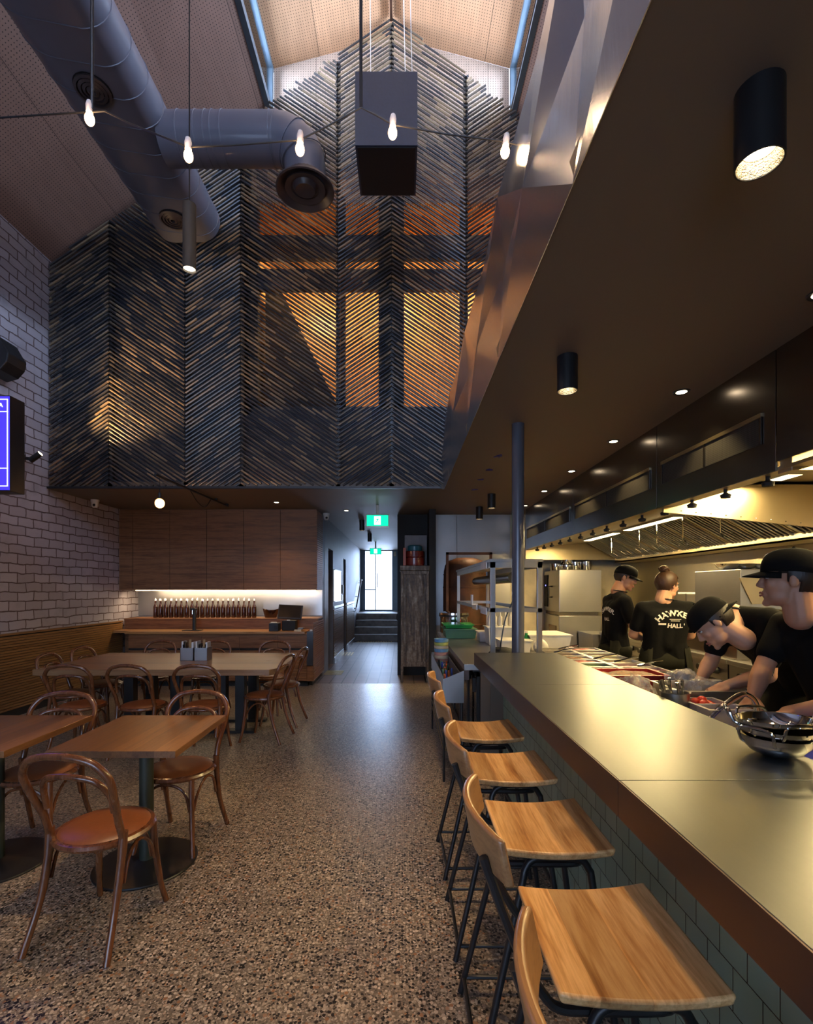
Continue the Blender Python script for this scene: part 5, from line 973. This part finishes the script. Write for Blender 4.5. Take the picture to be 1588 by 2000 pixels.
def face_parts(par, c, Q, s=1.0, brow=None):
    def P(a, b, z): return V(c) + Q @ V((a * s, b * s, z * s))
    for k in (-1, 1):
        e = MB().ell(P(k * .031, .077, .008), (.0125 * s, .0085 * s, .0062 * s), Q.to_4x4(), 14, 10).build('eye', M['eyew'], par, smooth=True); MB().ell(P(k * .031, .0845, .0075), (.0052 * s, .0025 * s, .0052 * s), Q.to_4x4(), 12, 8).build('iris', M['black'], e, smooth=True)
        MB().tube([P(k * .015, .093, .036), P(k * .032, .089, .041), P(k * .05, .074, .034)], [.003 * s, .0045 * s, .002 * s], 8).build('eyebrow', M['hair'], par, smooth=True)
        MB().tube([P(k * .017, .084, .013), P(k * .031, .0865, .0165), P(k * .046, .078, .011)], .0018 * s, 6).build('eyelid', M['hair'], par, smooth=True)
    MB().tube([P(-.022, .086, -.061), P(-.009, .0975, -.056), P(0, .0985, -.058), P(.009, .0975, -.056), P(.022, .086, -.061)], [.001, .0045 * s, .004 * s, .0045 * s, .001], 8).build('upper_lip', M['lip'], par, smooth=True)
    MB().tube([P(-.019, .086, -.064), P(0, .096, -.069), P(.019, .086, -.064)], [.001, .0055 * s, .001], 8).build('lower_lip', M['lip'], par, smooth=True)
def hair(par, c, Q, s=1.0, mat='hair', low=-.075, full=False):
    g = MB(); nu, nv = 40, 26; vs = []; keep = {}
    for i in range(nv + 1):
        for j in range(nu):
            th = PI * i / nv; ph = 2 * PI * j / nu; a = math.sin(th) * math.cos(ph); b = math.sin(th) * math.sin(ph); z = math.cos(th)
            jt = 1 + .025 * math.sin(ph * 17 + z * 9); vs.append((a * .081 * jt, -.016 + b * .1 * jt, .026 + z * .096))
    F = []
    for i in range(nv):
        for j in range(nu):
            q = [i * nu + j, i * nu + (j + 1) % nu, (i + 1) * nu + (j + 1) % nu, (i + 1) * nu + j]
            m = sum((V(vs[k]) for k in q), V()) / 4
            lim = (low if m.y < -.03 else (-.01 if m.y < .012 else (.03 if m.y < .045 and not full else .072)))
            if m.z > lim: F.append(tuple(q))
    g.add([V(c) + Q @ (V(v) * s) for v in vs], F); o = g.build('hair', M[mat], par, smooth=True); so = o.modifiers.new('S', 'SOLIDIFY'); so.thickness = .008; so.offset = 0; return o
def cap(par, c, Q, s=1.0, back=False, roll=0, logo=True):
    sg = -1 if back else 1; g = MB(); nu, nv = 40, 10; vs = []
    for i in range(nv + 1):
        th = PI / 2 * i / nv
        for j in range(nu):
            ph = 2 * PI * j / nu; x = math.sin(th) ** .8 * math.cos(ph) * .087; y = math.sin(th) ** .8 * math.sin(ph) * .108 - .01; z = .034 + (max(math.cos(th), 0) ** .72) * .096 - .012 * (math.sin(ph) * sg < 0) * abs(math.sin(ph)) * math.sin(th)
            vs.append((x, y, z))
    g.add([V(c) + Q @ (V(v) * s) for v in vs], [(i * nu + j, i * nu + (j + 1) % nu, (i + 1) * nu + (j + 1) % nu, (i + 1) * nu + j) for i in range(nv) for j in range(nu)])
    o = g.build('cap', M['shirt'], par, smooth=True, ang=80); so = o.modifiers.new('S', 'SOLIDIFY'); so.thickness = .004; so.offset = 1
    g = MB(); vs = []; n = 16
    for k in range(4):
        for j in range(n + 1):
            ph = PI * (.14 + .72 * j / n); ext = 1 + .68 * (k / 3) * math.sin((ph - PI * .14) / (.72) if 0 else PI * j / n) ** .6
            x = .086 * math.cos(ph) * (1 + .02 * k); y = (.104 * math.sin(ph)) * ext - .01; z = .036 - .004 * k - .28 * x * x * 10 * .35 - .012 * (k / 3)
            vs.append((x, y * sg, z))
    g.add([V(c) + Q @ (V(v) * s) for v in vs], [(k * (n + 1) + j, k * (n + 1) + j + 1, (k + 1) * (n + 1) + j + 1, (k + 1) * (n + 1) + j) for k in range(3) for j in range(n)])
    b = g.build('cap_brim', M['shirt'], par, smooth=True); so = b.modifiers.new('S', 'SOLIDIFY'); so.thickness = .004
    MB().ell(V(c) + Q @ V((0, -.01, .134)) * s, .006 * s).build('cap_button', M['shirt'], par, smooth=True)
    if logo:
        vs, fs = text_mesh('H.', .036 * s, .0015); e = []
        for v in vs:
            ph = PI / 2 - (v.x) / .1; th = R(60) - v.y / .1
            x = math.sin(th) ** .8 * math.cos(ph) * .092; y = math.sin(th) ** .8 * math.sin(ph) * .1145 - .01; z = .034 + (max(math.cos(th), 0) ** .72) * .101
            e.append(V(c) + Q @ (V((x, y * sg, z)) * s))
        g = MB(); g.add(e, fs); g.build('cap_badge', M['print'], par)
def hand(mb, w, d, nrm, side, curl=.5, s=1.0):
    """palm from wrist w along d, nrm = back-of-hand direction, side=+1/-1 thumb side"""
    d = V(d).normalized(); nrm = (V(nrm) - d * V(nrm).dot(d)).normalized(); x = d.cross(nrm) * side
    mb.caps(w - d * .01, w + d * .03 * s, .024 * s, .026 * s)
    for k in range(4):
        o = (k - 1.5) * .019; mb.caps(w + d * .025 * s + x * (-o) * .8 * s, w + d * .085 * s - x * o * s, .0155 * s, .0125 * s)
    ln = (.066, .076, .082, .074)
    for k in range(4):
        o = (k - 1.5) * .0205; p = w + d * .088 * s - x * o * s; q = d; a = curl * (.7 + .12 * k); tot = ln[k]
        for j, (fr_, r0, r1) in enumerate(((.42, .0105, .0095), (.32, .0095, .0085), (.26, .0085, .0075))):
            dd = (d * math.cos(a * (j + .6)) - nrm * math.sin(a * (j + .6)) - x * o * 1.2).normalized(); p2 = p + dd * tot * fr_ * s; mb.caps(p, p2, r0 * s, r1 * s, 10); p = p2
    p = w + d * .02 * s + x * .028 * s; p2 = p + (d * .6 + x * .65 - nrm * .35).normalized() * .045 * s; p3 = p2 + (d * .9 + x * .1 - nrm * .3).normalized() * .032 * s; mb.caps(p, p2, .0145 * s, .0115 * s); mb.caps(p2, p3, .0115 * s, .009 * s)
def person(lb, J, skin='skin', hd=None, shirt_r=1.0, apron=True):
    t = thing('person', lb, 'person', (J['foot'][0].x, J['foot'][0].y, 0)); Q = J['Q']; hc = J['head']; s = J.get('s', 1.0)
    b = MB(); head(b, hc, Q, s); nk = J['neck']; b.caps(hc + Q @ V((0, -.03, -.08)) * s, nk, .056 * s, .062 * s)
    sh, el, wr, hp, kn, ft = (J[k] for k in ('sh', 'el', 'wr', 'hip', 'knee', 'foot'))
    lat = (sh[0] - sh[1]).normalized(); tw = J.get('tw', 1.0); ch = J['chest']; be = J['belly']
    def torso(g, e=0):
        for k in (0, 1):
            sg = 1 if k == 0 else -1
            g.caps(ch + lat * sg * .085 * tw, be + lat * sg * .07 * tw, .098 * tw + e, .092 * tw + e); g.caps(be + lat * sg * .07 * tw, hp[k] , .092 * tw + e, .1 * tw + e); g.caps(nk - (nk - ch) * .15, sh[k], .05 + e, .05 + e); g.caps(ch + lat * sg * .07, sh[k], .085 * tw + e, .055 + e)
        g.caps(ch, be, .1 * tw + e, .1 * tw + e); g.caps(hp[0], hp[1], .1 * tw + e, .1 * tw + e)
    torso(b)
    for k in (0, 1):
        b.caps(sh[k], el[k], .052, .041); b.caps(el[k], el[k].lerp(wr[k], .35), .042, .043); b.caps(el[k].lerp(wr[k], .35), wr[k], .043, .026); b.caps(hp[k], kn[k], .085, .058); b.caps(kn[k], ft[k] + V((0, 0, .08)), .056, .04)
        d, nr = J['hand'][k]; hand(b, wr[k], d, nr, 1 if k == 0 else -1, J.get('curl', .5), s)
    fuse(b, 'body', M[skin], t, .0052, 5)
    g = MB(); torso(g, .014); sl = J.get('sleeve', .62)
    for k in (0, 1): g.caps(sh[k], sh[k].lerp(el[k], sl), .068, .062)
    shirt = fuse(g, 'shirt', M['shirt'], t, .011, 6)
    cf = MB()
    for k in (0, 1):
        p = sh[k].lerp(el[k], sl); d = (el[k] - sh[k]).normalized(); cf.caps(p, p + d * .035, .06, .058)
    g = MB(); fd_ = J['front']
    for k in (0, 1):
        g.caps(hp[k], kn[k], .102, .075); g.caps(kn[k], ft[k] + V((0, 0, .1)), .072, .055)
    g.caps(hp[0], hp[1], .118, .118); fuse(g, 'trousers', M['apron'], t, .014, 5)
    for k in (0, 1): MB().caps(ft[k] + V((0, 0, .035)) - fd_ * .03, ft[k] + V((0, 0, .03)) + fd_ * .14, .046, .038).build('shoe', M['blackm'], t, smooth=True, ang=80)
    g = MB(); n = 24; ring = []; mid_ = (hp[0] + hp[1]) / 2; lat2 = V((lat.x, lat.y, 0)).normalized()
    for z, w_, d_ in ((.12, .2, .15), (-.1, .235, .185), (-.42, .245, .19)):
        for j in range(n + 1):
            a = PI * (-.28 + 1.56 * j / n); ring.append(mid_ + lat2 * (w_ * tw * math.cos(a)) + fd_ * (d_ * tw * math.sin(a)) + V((0, 0, z + .006 * math.sin(j * 2.1))))
    g.add(ring, [(i * (n + 1) + j, i * (n + 1) + j + 1, (i + 1) * (n + 1) + j + 1, (i + 1) * (n + 1) + j) for i in range(2) for j in range(n)])
    if apron:
        o = g.build('apron', M['apron'], t, smooth=True); so = o.modifiers.new('S', 'SOLIDIFY'); so.thickness = .004
    ax = (hc - nk).normalized(); nq = frame(J['front'], ax); cpt = nk + ax * .03
    if apron: MB().tube([cpt + nq @ V((.066 * math.cos(a), .066 * math.sin(a) , .012 * math.sin(a) * -1)) for a in [2 * PI * i / 24 for i in range(24)]], .006, 6, closed=True).build('apron_strap', M['black'], t, smooth=True)
    face_parts(t, hc, Q, s); return t, shirt
def project(shirt, txt_list, origin, right, up, away, mat, par, name):
    bpy.context.view_layer.update(); me = shirt.data; bv = BVHTree.FromPolygons([v.co.copy() for v in me.vertices], [tuple(p.vertices) for p in me.polygons])
    for nmx, vs, fs in txt_list:
        g = MB(); out = []
        for x, y in vs:
            p = origin + right * x + up * y; hit = bv.ray_cast(p + away * .4, -away, 1.0); q = hit[0] if hit[0] else p; out.append(q + away * .003)
        g.add(out, fs); g.build(nmx, mat, par)
def arctext(txt, size, rad, cy, sx=1):
    vs, fs = text_mesh(txt, size, size * .035); out = []
    for v in vs:
        a = v.x * sx / rad; out.append((math.sin(a) * (rad + v.y), cy + math.cos(a) * (rad + v.y) - rad))
    return out, fs
X, Y, Z = V((1, 0, 0)), V((0, 1, 0)), V((0, 0, 1))
def legs(cx, cy, fr, w=.1, dz=.95, sp=.13):
    l = V((fr.y, -fr.x, 0)); c = V((cx, cy, 0)); return dict(hip=[c + l * -w + Z * dz, c + l * w + Z * dz], knee=[c - l * sp + fr * .03 + Z * .5, c + l * sp + fr * .03 + Z * .5], foot=[c - l * (sp + .01), c + l * (sp + .01)], front=fr)
# order of limbs: index 0 = anatomical left, 1 = right
# --- front cook (near right)
f = V((-1, 0, 0)); J = legs(2.05, 2.2, f, .1, .93)
J.update(s=1.07, head=V((1.735, 2.2, 1.6)), Q=frame((-.84, .54, .03), Z), neck=V((1.83, 2.2, 1.445)), sh=[V((1.87, 2.0, 1.375)), V((1.86, 2.385, 1.385))], el=[V((1.83, 1.9, 1.13)), V((1.73, 2.36, 1.17))], wr=[V((1.65, 2.06, 1.05)), V((1.635, 2.29, 1.05))],
         chest=V((1.885, 2.19, 1.3)), belly=V((1.99, 2.2, 1.08)), hand=[((-.85, .4, -.42), (-.2, .3, 1)), ((-.75, -.35, -.5), (-.2, .3, 1))], curl=.8, tw=.95)
J['hip'] = [J['hip'][0], J['hip'][1]]
if (J['sh'][0] - J['sh'][1]).dot(J['hip'][0] - J['hip'][1]) < 0: J['hip'] = J['hip'][::-1]; J['knee'] = J['knee'][::-1]; J['foot'] = J['foot'][::-1]
t, s_ = person('person nearest on the right in black cap and plain black t-shirt, looking left while working', J, apron=False); hair(t, J['head'], J['Q'], 1.07); cap(t, J['head'], J['Q'], 1.07)
# --- bending cook with backward cap
f = V((-1, -.1, 0)).normalized(); J = legs(2.3, 2.85, f, .1, .95)
Q = frame((-.67, .24, -.7), (-.595, .37, .7)); J.update(head=V((1.66, 2.62, 1.375)), Q=Q, neck=V((1.8, 2.68, 1.42)), sh=[V((1.88, 2.52, 1.4)), V((1.9, 2.9, 1.38))], el=[V((1.86, 2.5, 1.12)), V((1.84, 2.92, 1.14))], wr=[V((1.7, 2.56, 1.06)), V((1.72, 2.84, 1.03))],
    chest=V((1.94, 2.72, 1.34)), belly=V((2.14, 2.79, 1.2)), hand=[((-.8, .15, -.45), (-.4, -.2, 1)), ((-.6, -.3, -.6), (-.4, -.2, 1))], curl=.7, tw=1.0, sleeve=.7)
if (J['sh'][0] - J['sh'][1]).dot(J['hip'][0] - J['hip'][1]) < 0: J['hip'] = J['hip'][::-1]; J['knee'] = J['knee'][::-1]; J['foot'] = J['foot'][::-1]
t, s_ = person('person bending low over the trays in backward black cap, with tattooed arm and printed sleeve', J, 'skin2'); hair(t, J['head'], Q); cap(t, J['head'], Q, back=True)
a1, f1 = arctext('FOREVER', .026, .06, .0); a2, f2 = arctext('INDEPENDENT', .011, -.09, -.03, 1)
mid = J['sh'][0].lerp(J['el'][0], .48); project(s_, [('sleeve_lettering', a1, f1), ('sleeve_small_lettering', [(x, y) for x, y in a2], f2)], mid + Z * .0, V((1, .0, .22)).normalized(), V((-.22, 0, 1)).normalized(), V((-.15, -1, 0)).normalized(), M['print'], t, 'p')
tt = []
body = [o for o in t.children if o.name.startswith('body')][0]
tat = [((-.03, .03), (.028, .034), (.012, .012), (0, -.03), (-.008, .006)), ((-.02, .0), (-.006, -.012), (.001, -.045), (-.014, -.02))]
g = [('arm_tattoo', [p for q in tat for p in q], [(0, 1, 2, 3, 4), (5, 6, 7, 8)])]
project(body, g, J['sh'][0].lerp(J['el'][0], .86), X, Z, V((-.1, -1, 0)).normalized(), pm('tattoo_ink', (.05, .045, .04), .6), t, 'p')
# --- woman with bun, seen from behind
f = V((.25, 1, 0)).normalized(); J = legs(2.33, 4.35, f, .1, .93)
Q = frame((.95, .32, -.2), (0.1, .02, 1)); J.update(head=V((2.335, 4.32, 1.59)), Q=Q, neck=V((2.31, 4.3, 1.43)), sh=[V((2.13, 4.34, 1.385)), V((2.49, 4.26, 1.385))], el=[V((2.08, 4.42, 1.15)), V((2.56, 4.36, 1.15))], wr=[V((2.25, 4.58, 1.1)), V((2.52, 4.58, 1.1))],
    chest=V((2.31, 4.3, 1.3)), belly=V((2.31, 4.33, 1.1)), hand=[((.5, .8, 0), (0, 0, 1)), ((-.1, 1, 0), (0, 0, 1))], tw=.98, s=.97, sleeve=.66)
if (J['sh'][0] - J['sh'][1]).dot(J['hip'][0] - J['hip'][1]) < 0: J['hip'] = J['hip'][::-1]; J['knee'] = J['knee'][::-1]; J['foot'] = J['foot'][::-1]
t, s_ = person('person with hair in a top bun, back to us, big white lettering on black shirt', J, 'skin2'); h = hair(t, J['head'], Q, 1.02, 'hairb', -.1, True)
hb_ = J['head'] + V((-.035, -.01, .14)); MB().ell(hb_, (.042, .042, .036)).tube([hb_ + V((.037 * math.cos(a), .037 * math.sin(a), .012 * math.sin(3 * a))) for a in [2 * PI * i / 20 for i in range(20)]], .012, 8, closed=True).build('hair_bun', M['hairb'], t, smooth=True, ang=80)
L1 = arctext('HAWKER.', .066, .17, .02); L2 = arctext('HALL', .052, -.5, -.085); bars = ([(-.13, -.06), (-.07, -.06), (-.07, -.045), (-.13, -.045), (.07, -.06), (.13, -.06), (.13, -.045), (.07, -.045), (-.045, -.012), (.045, -.012), (.045, -.008), (-.045, -.008), (-.035, -.026), (.035, -.026), (.035, -.022), (-.035, -.022)], [(0, 1, 2, 3), (4, 5, 6, 7), (8, 9, 10, 11), (12, 13, 14, 15)])
project(s_, [('shirt_lettering', *L1), ('shirt_lettering', *L2), ('shirt_bars', *bars)], V((2.33, 4.2, 1.31)), X, Z, V((-.1, -1, .0)).normalized(), M['print'], t, 'p')
# --- far cook in profile
f = V((1, .15, 0)).normalized(); J = legs(2.1, 4.85, f, .09, .95)
Q = frame((.86, -.45, -.3), (.1, 0, 1)); J.update(head=V((2.185, 4.8, 1.665)), Q=Q, neck=V((2.12, 4.8, 1.51)), sh=[V((2.1, 4.98, 1.44)), V((2.1, 4.63, 1.44))], el=[V((2.16, 5.04, 1.2)), V((2.17, 4.6, 1.2))], wr=[V((2.4, 4.95, 1.2)), V((2.38, 4.68, 1.14))],
    chest=V((2.09, 4.81, 1.36)), belly=V((2.09, 4.83, 1.14)), hand=[((1, -.1, 0), (0, 0, 1)), ((1, .1, 0), (0, 0, 1))], tw=.9, s=.98, sleeve=.66)
if (J['sh'][0] - J['sh'][1]).dot(J['hip'][0] - J['hip'][1]) < 0: J['hip'] = J['hip'][::-1]; J['knee'] = J['knee'][::-1]; J['foot'] = J['foot'][::-1]
for kk, vv in list(J.items()):
    sc_ = lambda p: V((p.x * 1.05, p.y * 1.05, p.z if p.z < .6 else H + (p.z - H) * 1.05))
    if kk in ('Q', 'front', 'hand'): continue
    if isinstance(vv, Vector): J[kk] = sc_(vv)
    elif isinstance(vv, list): J[kk] = [sc_(p) for p in vv]
J['s'] = 1.02
t, s_ = person('person farthest left in the kitchen in black cap, standing in profile facing right', J); hair(t, J['head'], Q); cap(t, J['head'], Q)
L1 = arctext('HAWKER.', .055, .17, .02); L2 = arctext('HALL', .045, -.5, -.085); project(s_, [('shirt_lettering', *L1), ('shirt_lettering', *L2)], V((2.08, 5.02, 1.32)), -Y, Z, V((-1, -.1, 0)).normalized(), M['print'], t, 'p')
# ================================================================ light
def area(loc, to, sx, sy, e, col, name='light', spread=None):
    l = bpy.data.lights.new(name, 'AREA'); l.shape = 'RECTANGLE'; l.size = sx; l.size_y = sy; l.energy = e; l.color = col
    if spread: l.spread = R(spread)
    o = bpy.data.objects.new(name, l); C.objects.link(o); o.location = loc; o.rotation_euler = (V(to) - V(loc)).to_track_quat('-Z', 'Y').to_euler(); return o
def spot(loc, to, e, ang, col=(1, .68, .38), blend=.6, r=.03, name='spot'):
    l = bpy.data.lights.new(name, 'SPOT'); l.energy = e; l.spot_size = R(ang); l.spot_blend = blend; l.color = col; l.shadow_soft_size = r
    o = bpy.data.objects.new(name, l); C.objects.link(o); o.location = loc; o.rotation_euler = (V(to) - V(loc)).to_track_quat('-Z', 'Y').to_euler(); return o
def point(loc, e, col=(1, .6, .3), r=.03):
    l = bpy.data.lights.new('bulb_light', 'POINT'); l.energy = e; l.color = col; l.shadow_soft_size = r; o = bpy.data.objects.new('bulb_light', l); C.objects.link(o); o.location = loc
SKY = (.5, .64, 1.0)
def rot_area(loc, rot, sx, sy, e, col, spread=None):
    o = area(loc, V(loc) + V((0, 0, -1)), sx, sy, e, col, 'daylight', spread); o.rotation_euler = rot; return o
DAY = (.8, .87, 1.0)
rot_area((-2.0, 1.9, 8.45), (0, R(-104), 0), .6, 9.6, 560, DAY); rot_area((1.72, 1.9, 8.45), (0, R(104), 0), .6, 9.6, 560, DAY)
rot_area((-2.0, 1.9, 8.55), (0, R(-72), 0), .6, 9.6, 260, SKY); rot_area((1.72, 1.9, 8.55), (0, R(72), 0), .6, 9.6, 260, SKY)
rot_area((-1.9, YF - .4, 1.6), (R(90), 0, 0), 4, 2.2, 16, SKY)
rot_area((-.2, YF - .2, 7.0), (R(90), 0, 0), 3.4, 1.9, 110, (.45, .6, 1.0))  # added blue fill outside the high front window, aimed at the canes
rot_area((-.8, 17.4, 1.9), (R(-90), 0, 0), .9, 2, 50, (.62, .74, 1.0))
WARM = (1, .66, .34); KIT = (1, .72, .31)
for x, y, lb in dls[:6]: spot((x, y, ZS - .02), (x - .25, y, 0), 34, 95, KIT)
spot((-1.94, 7.6, ZS - .02), (-1.94, 7.6, 0), 20, 100, WARM); spot((-.95, 8.4, ZS - .02), (-.95, 8.4, 0), 12, 90, WARM)
for x, y, e in ((.96, 1.32, 24), (.956, 2.84, 24), (1.27, 6.96, 40), (1.27, 8.05, 40), (-.78, 9.6, 15), (-.78, 11.9, 15)): spot((x, y, ZS - .19), (x - (.35 if y < 3 else .1), y, 0), e, 85, WARM)
for yy_ in (.75, 1.85, 2.95): spot((.1, yy_ + .2, 5.5), (.42, yy_, .7), 90, 22, WARM, .8)  # added spots without fixtures, brightening the stool seats
c = W(370, 527, 2.8); spot(c + V((0, 0, .005)), (c.x, c.y, 0), 60, 60, WARM)
spot((-.3, 3.3, 7.5), (-.15, 2.4, 0), 300, 36, WARM, .7); spot((-.85, 5.2, 6.0), (-.85, 4.7, 0), 170, 16, WARM, .6); spot((.3, 5.2, 6.0), (.36, 4.5, 0), 230, 18, WARM, .8)  # spots added without fixtures, for the warm pools on the floor
for (x, y) in ((175, 228), (368, 300), (586, 287), (767, 255), (987, 292)): point(W(x, y, 2.4) + V((0, -.03, -.05)), 2.2)
point(W(312, 983, 5.6) + V((0, -.02, -.08)), 9, (1, .5, .2), .05)
spot(p0 + ld * .16 if False else V((WL + .25, 6.14, 3.28)), V((-3.15, 6.62, 4.5)), 260, 58, (1, .62, .28), .8)
area((-3.1, fr + .12, 1.52), (-3.1, fr + .3, 1.0), 3.0, .03, 13, (1, .72, .42), 'strip')
for x, y0, y1 in tubes: area((x, (y0 + y1) / 2, 2.26 if y0 > 4 else 2.38), (x, (y0 + y1) / 2, 0), .09, y1 - y0, 50, KIT, 'tube')
for x, z in ((-1.4, 5.0), (-.1, 5.2), (1.3, 5.2)): area((x, 7.15, z + 1.5), (x, 8.2, z), .5, .3, 36, (1, .6, .28), 'mezz')
w = bpy.data.worlds.new('World'); S.world = w; w.use_nodes = True; nt = w.node_tree; bg = nt.nodes['Background']
sky = nt.nodes.new('ShaderNodeTexSky'); sky.sky_type = 'HOSEK_WILKIE'; sky.turbidity = 4; sky.sun_direction = V((.2, -.5, .35)).normalized()
mx = mixc(nt, .75, sky.outputs[0], (.62, .74, 1.0)); L(nt, mx, bg.inputs[0]); bg.inputs[1].default_value = 6.0
cam = bpy.data.cameras.new('Camera'); co = bpy.data.objects.new('Camera', cam); C.objects.link(co); co.location = (0, 0, H); co.rotation_euler = (R(90), 0, 0)
cam.sensor_width = 36; cam.sensor_fit = 'AUTO'; cam.lens = 960 * 36 / 2000; cam.shift_x = (794 - 785) / 2000; cam.shift_y = (1150 - 1000) / 2000; cam.clip_start = .05
S.camera = co
S.view_settings.view_transform = 'Standard'; S.view_settings.look = 'None'; S.view_settings.gamma = 1; S.view_settings.exposure = .45; S.view_settings.use_curve_mapping = False
S.cycles.use_denoising = True; S.cycles.max_bounces = 8; S.cycles.diffuse_bounces = 4; S.cycles.glossy_bounces = 4; S.cycles.transparent_max_bounces = 12; S.cycles.sample_clamp_indirect = 6; S.cycles.caustics_reflective = False; S.cycles.caustics_refractive = False
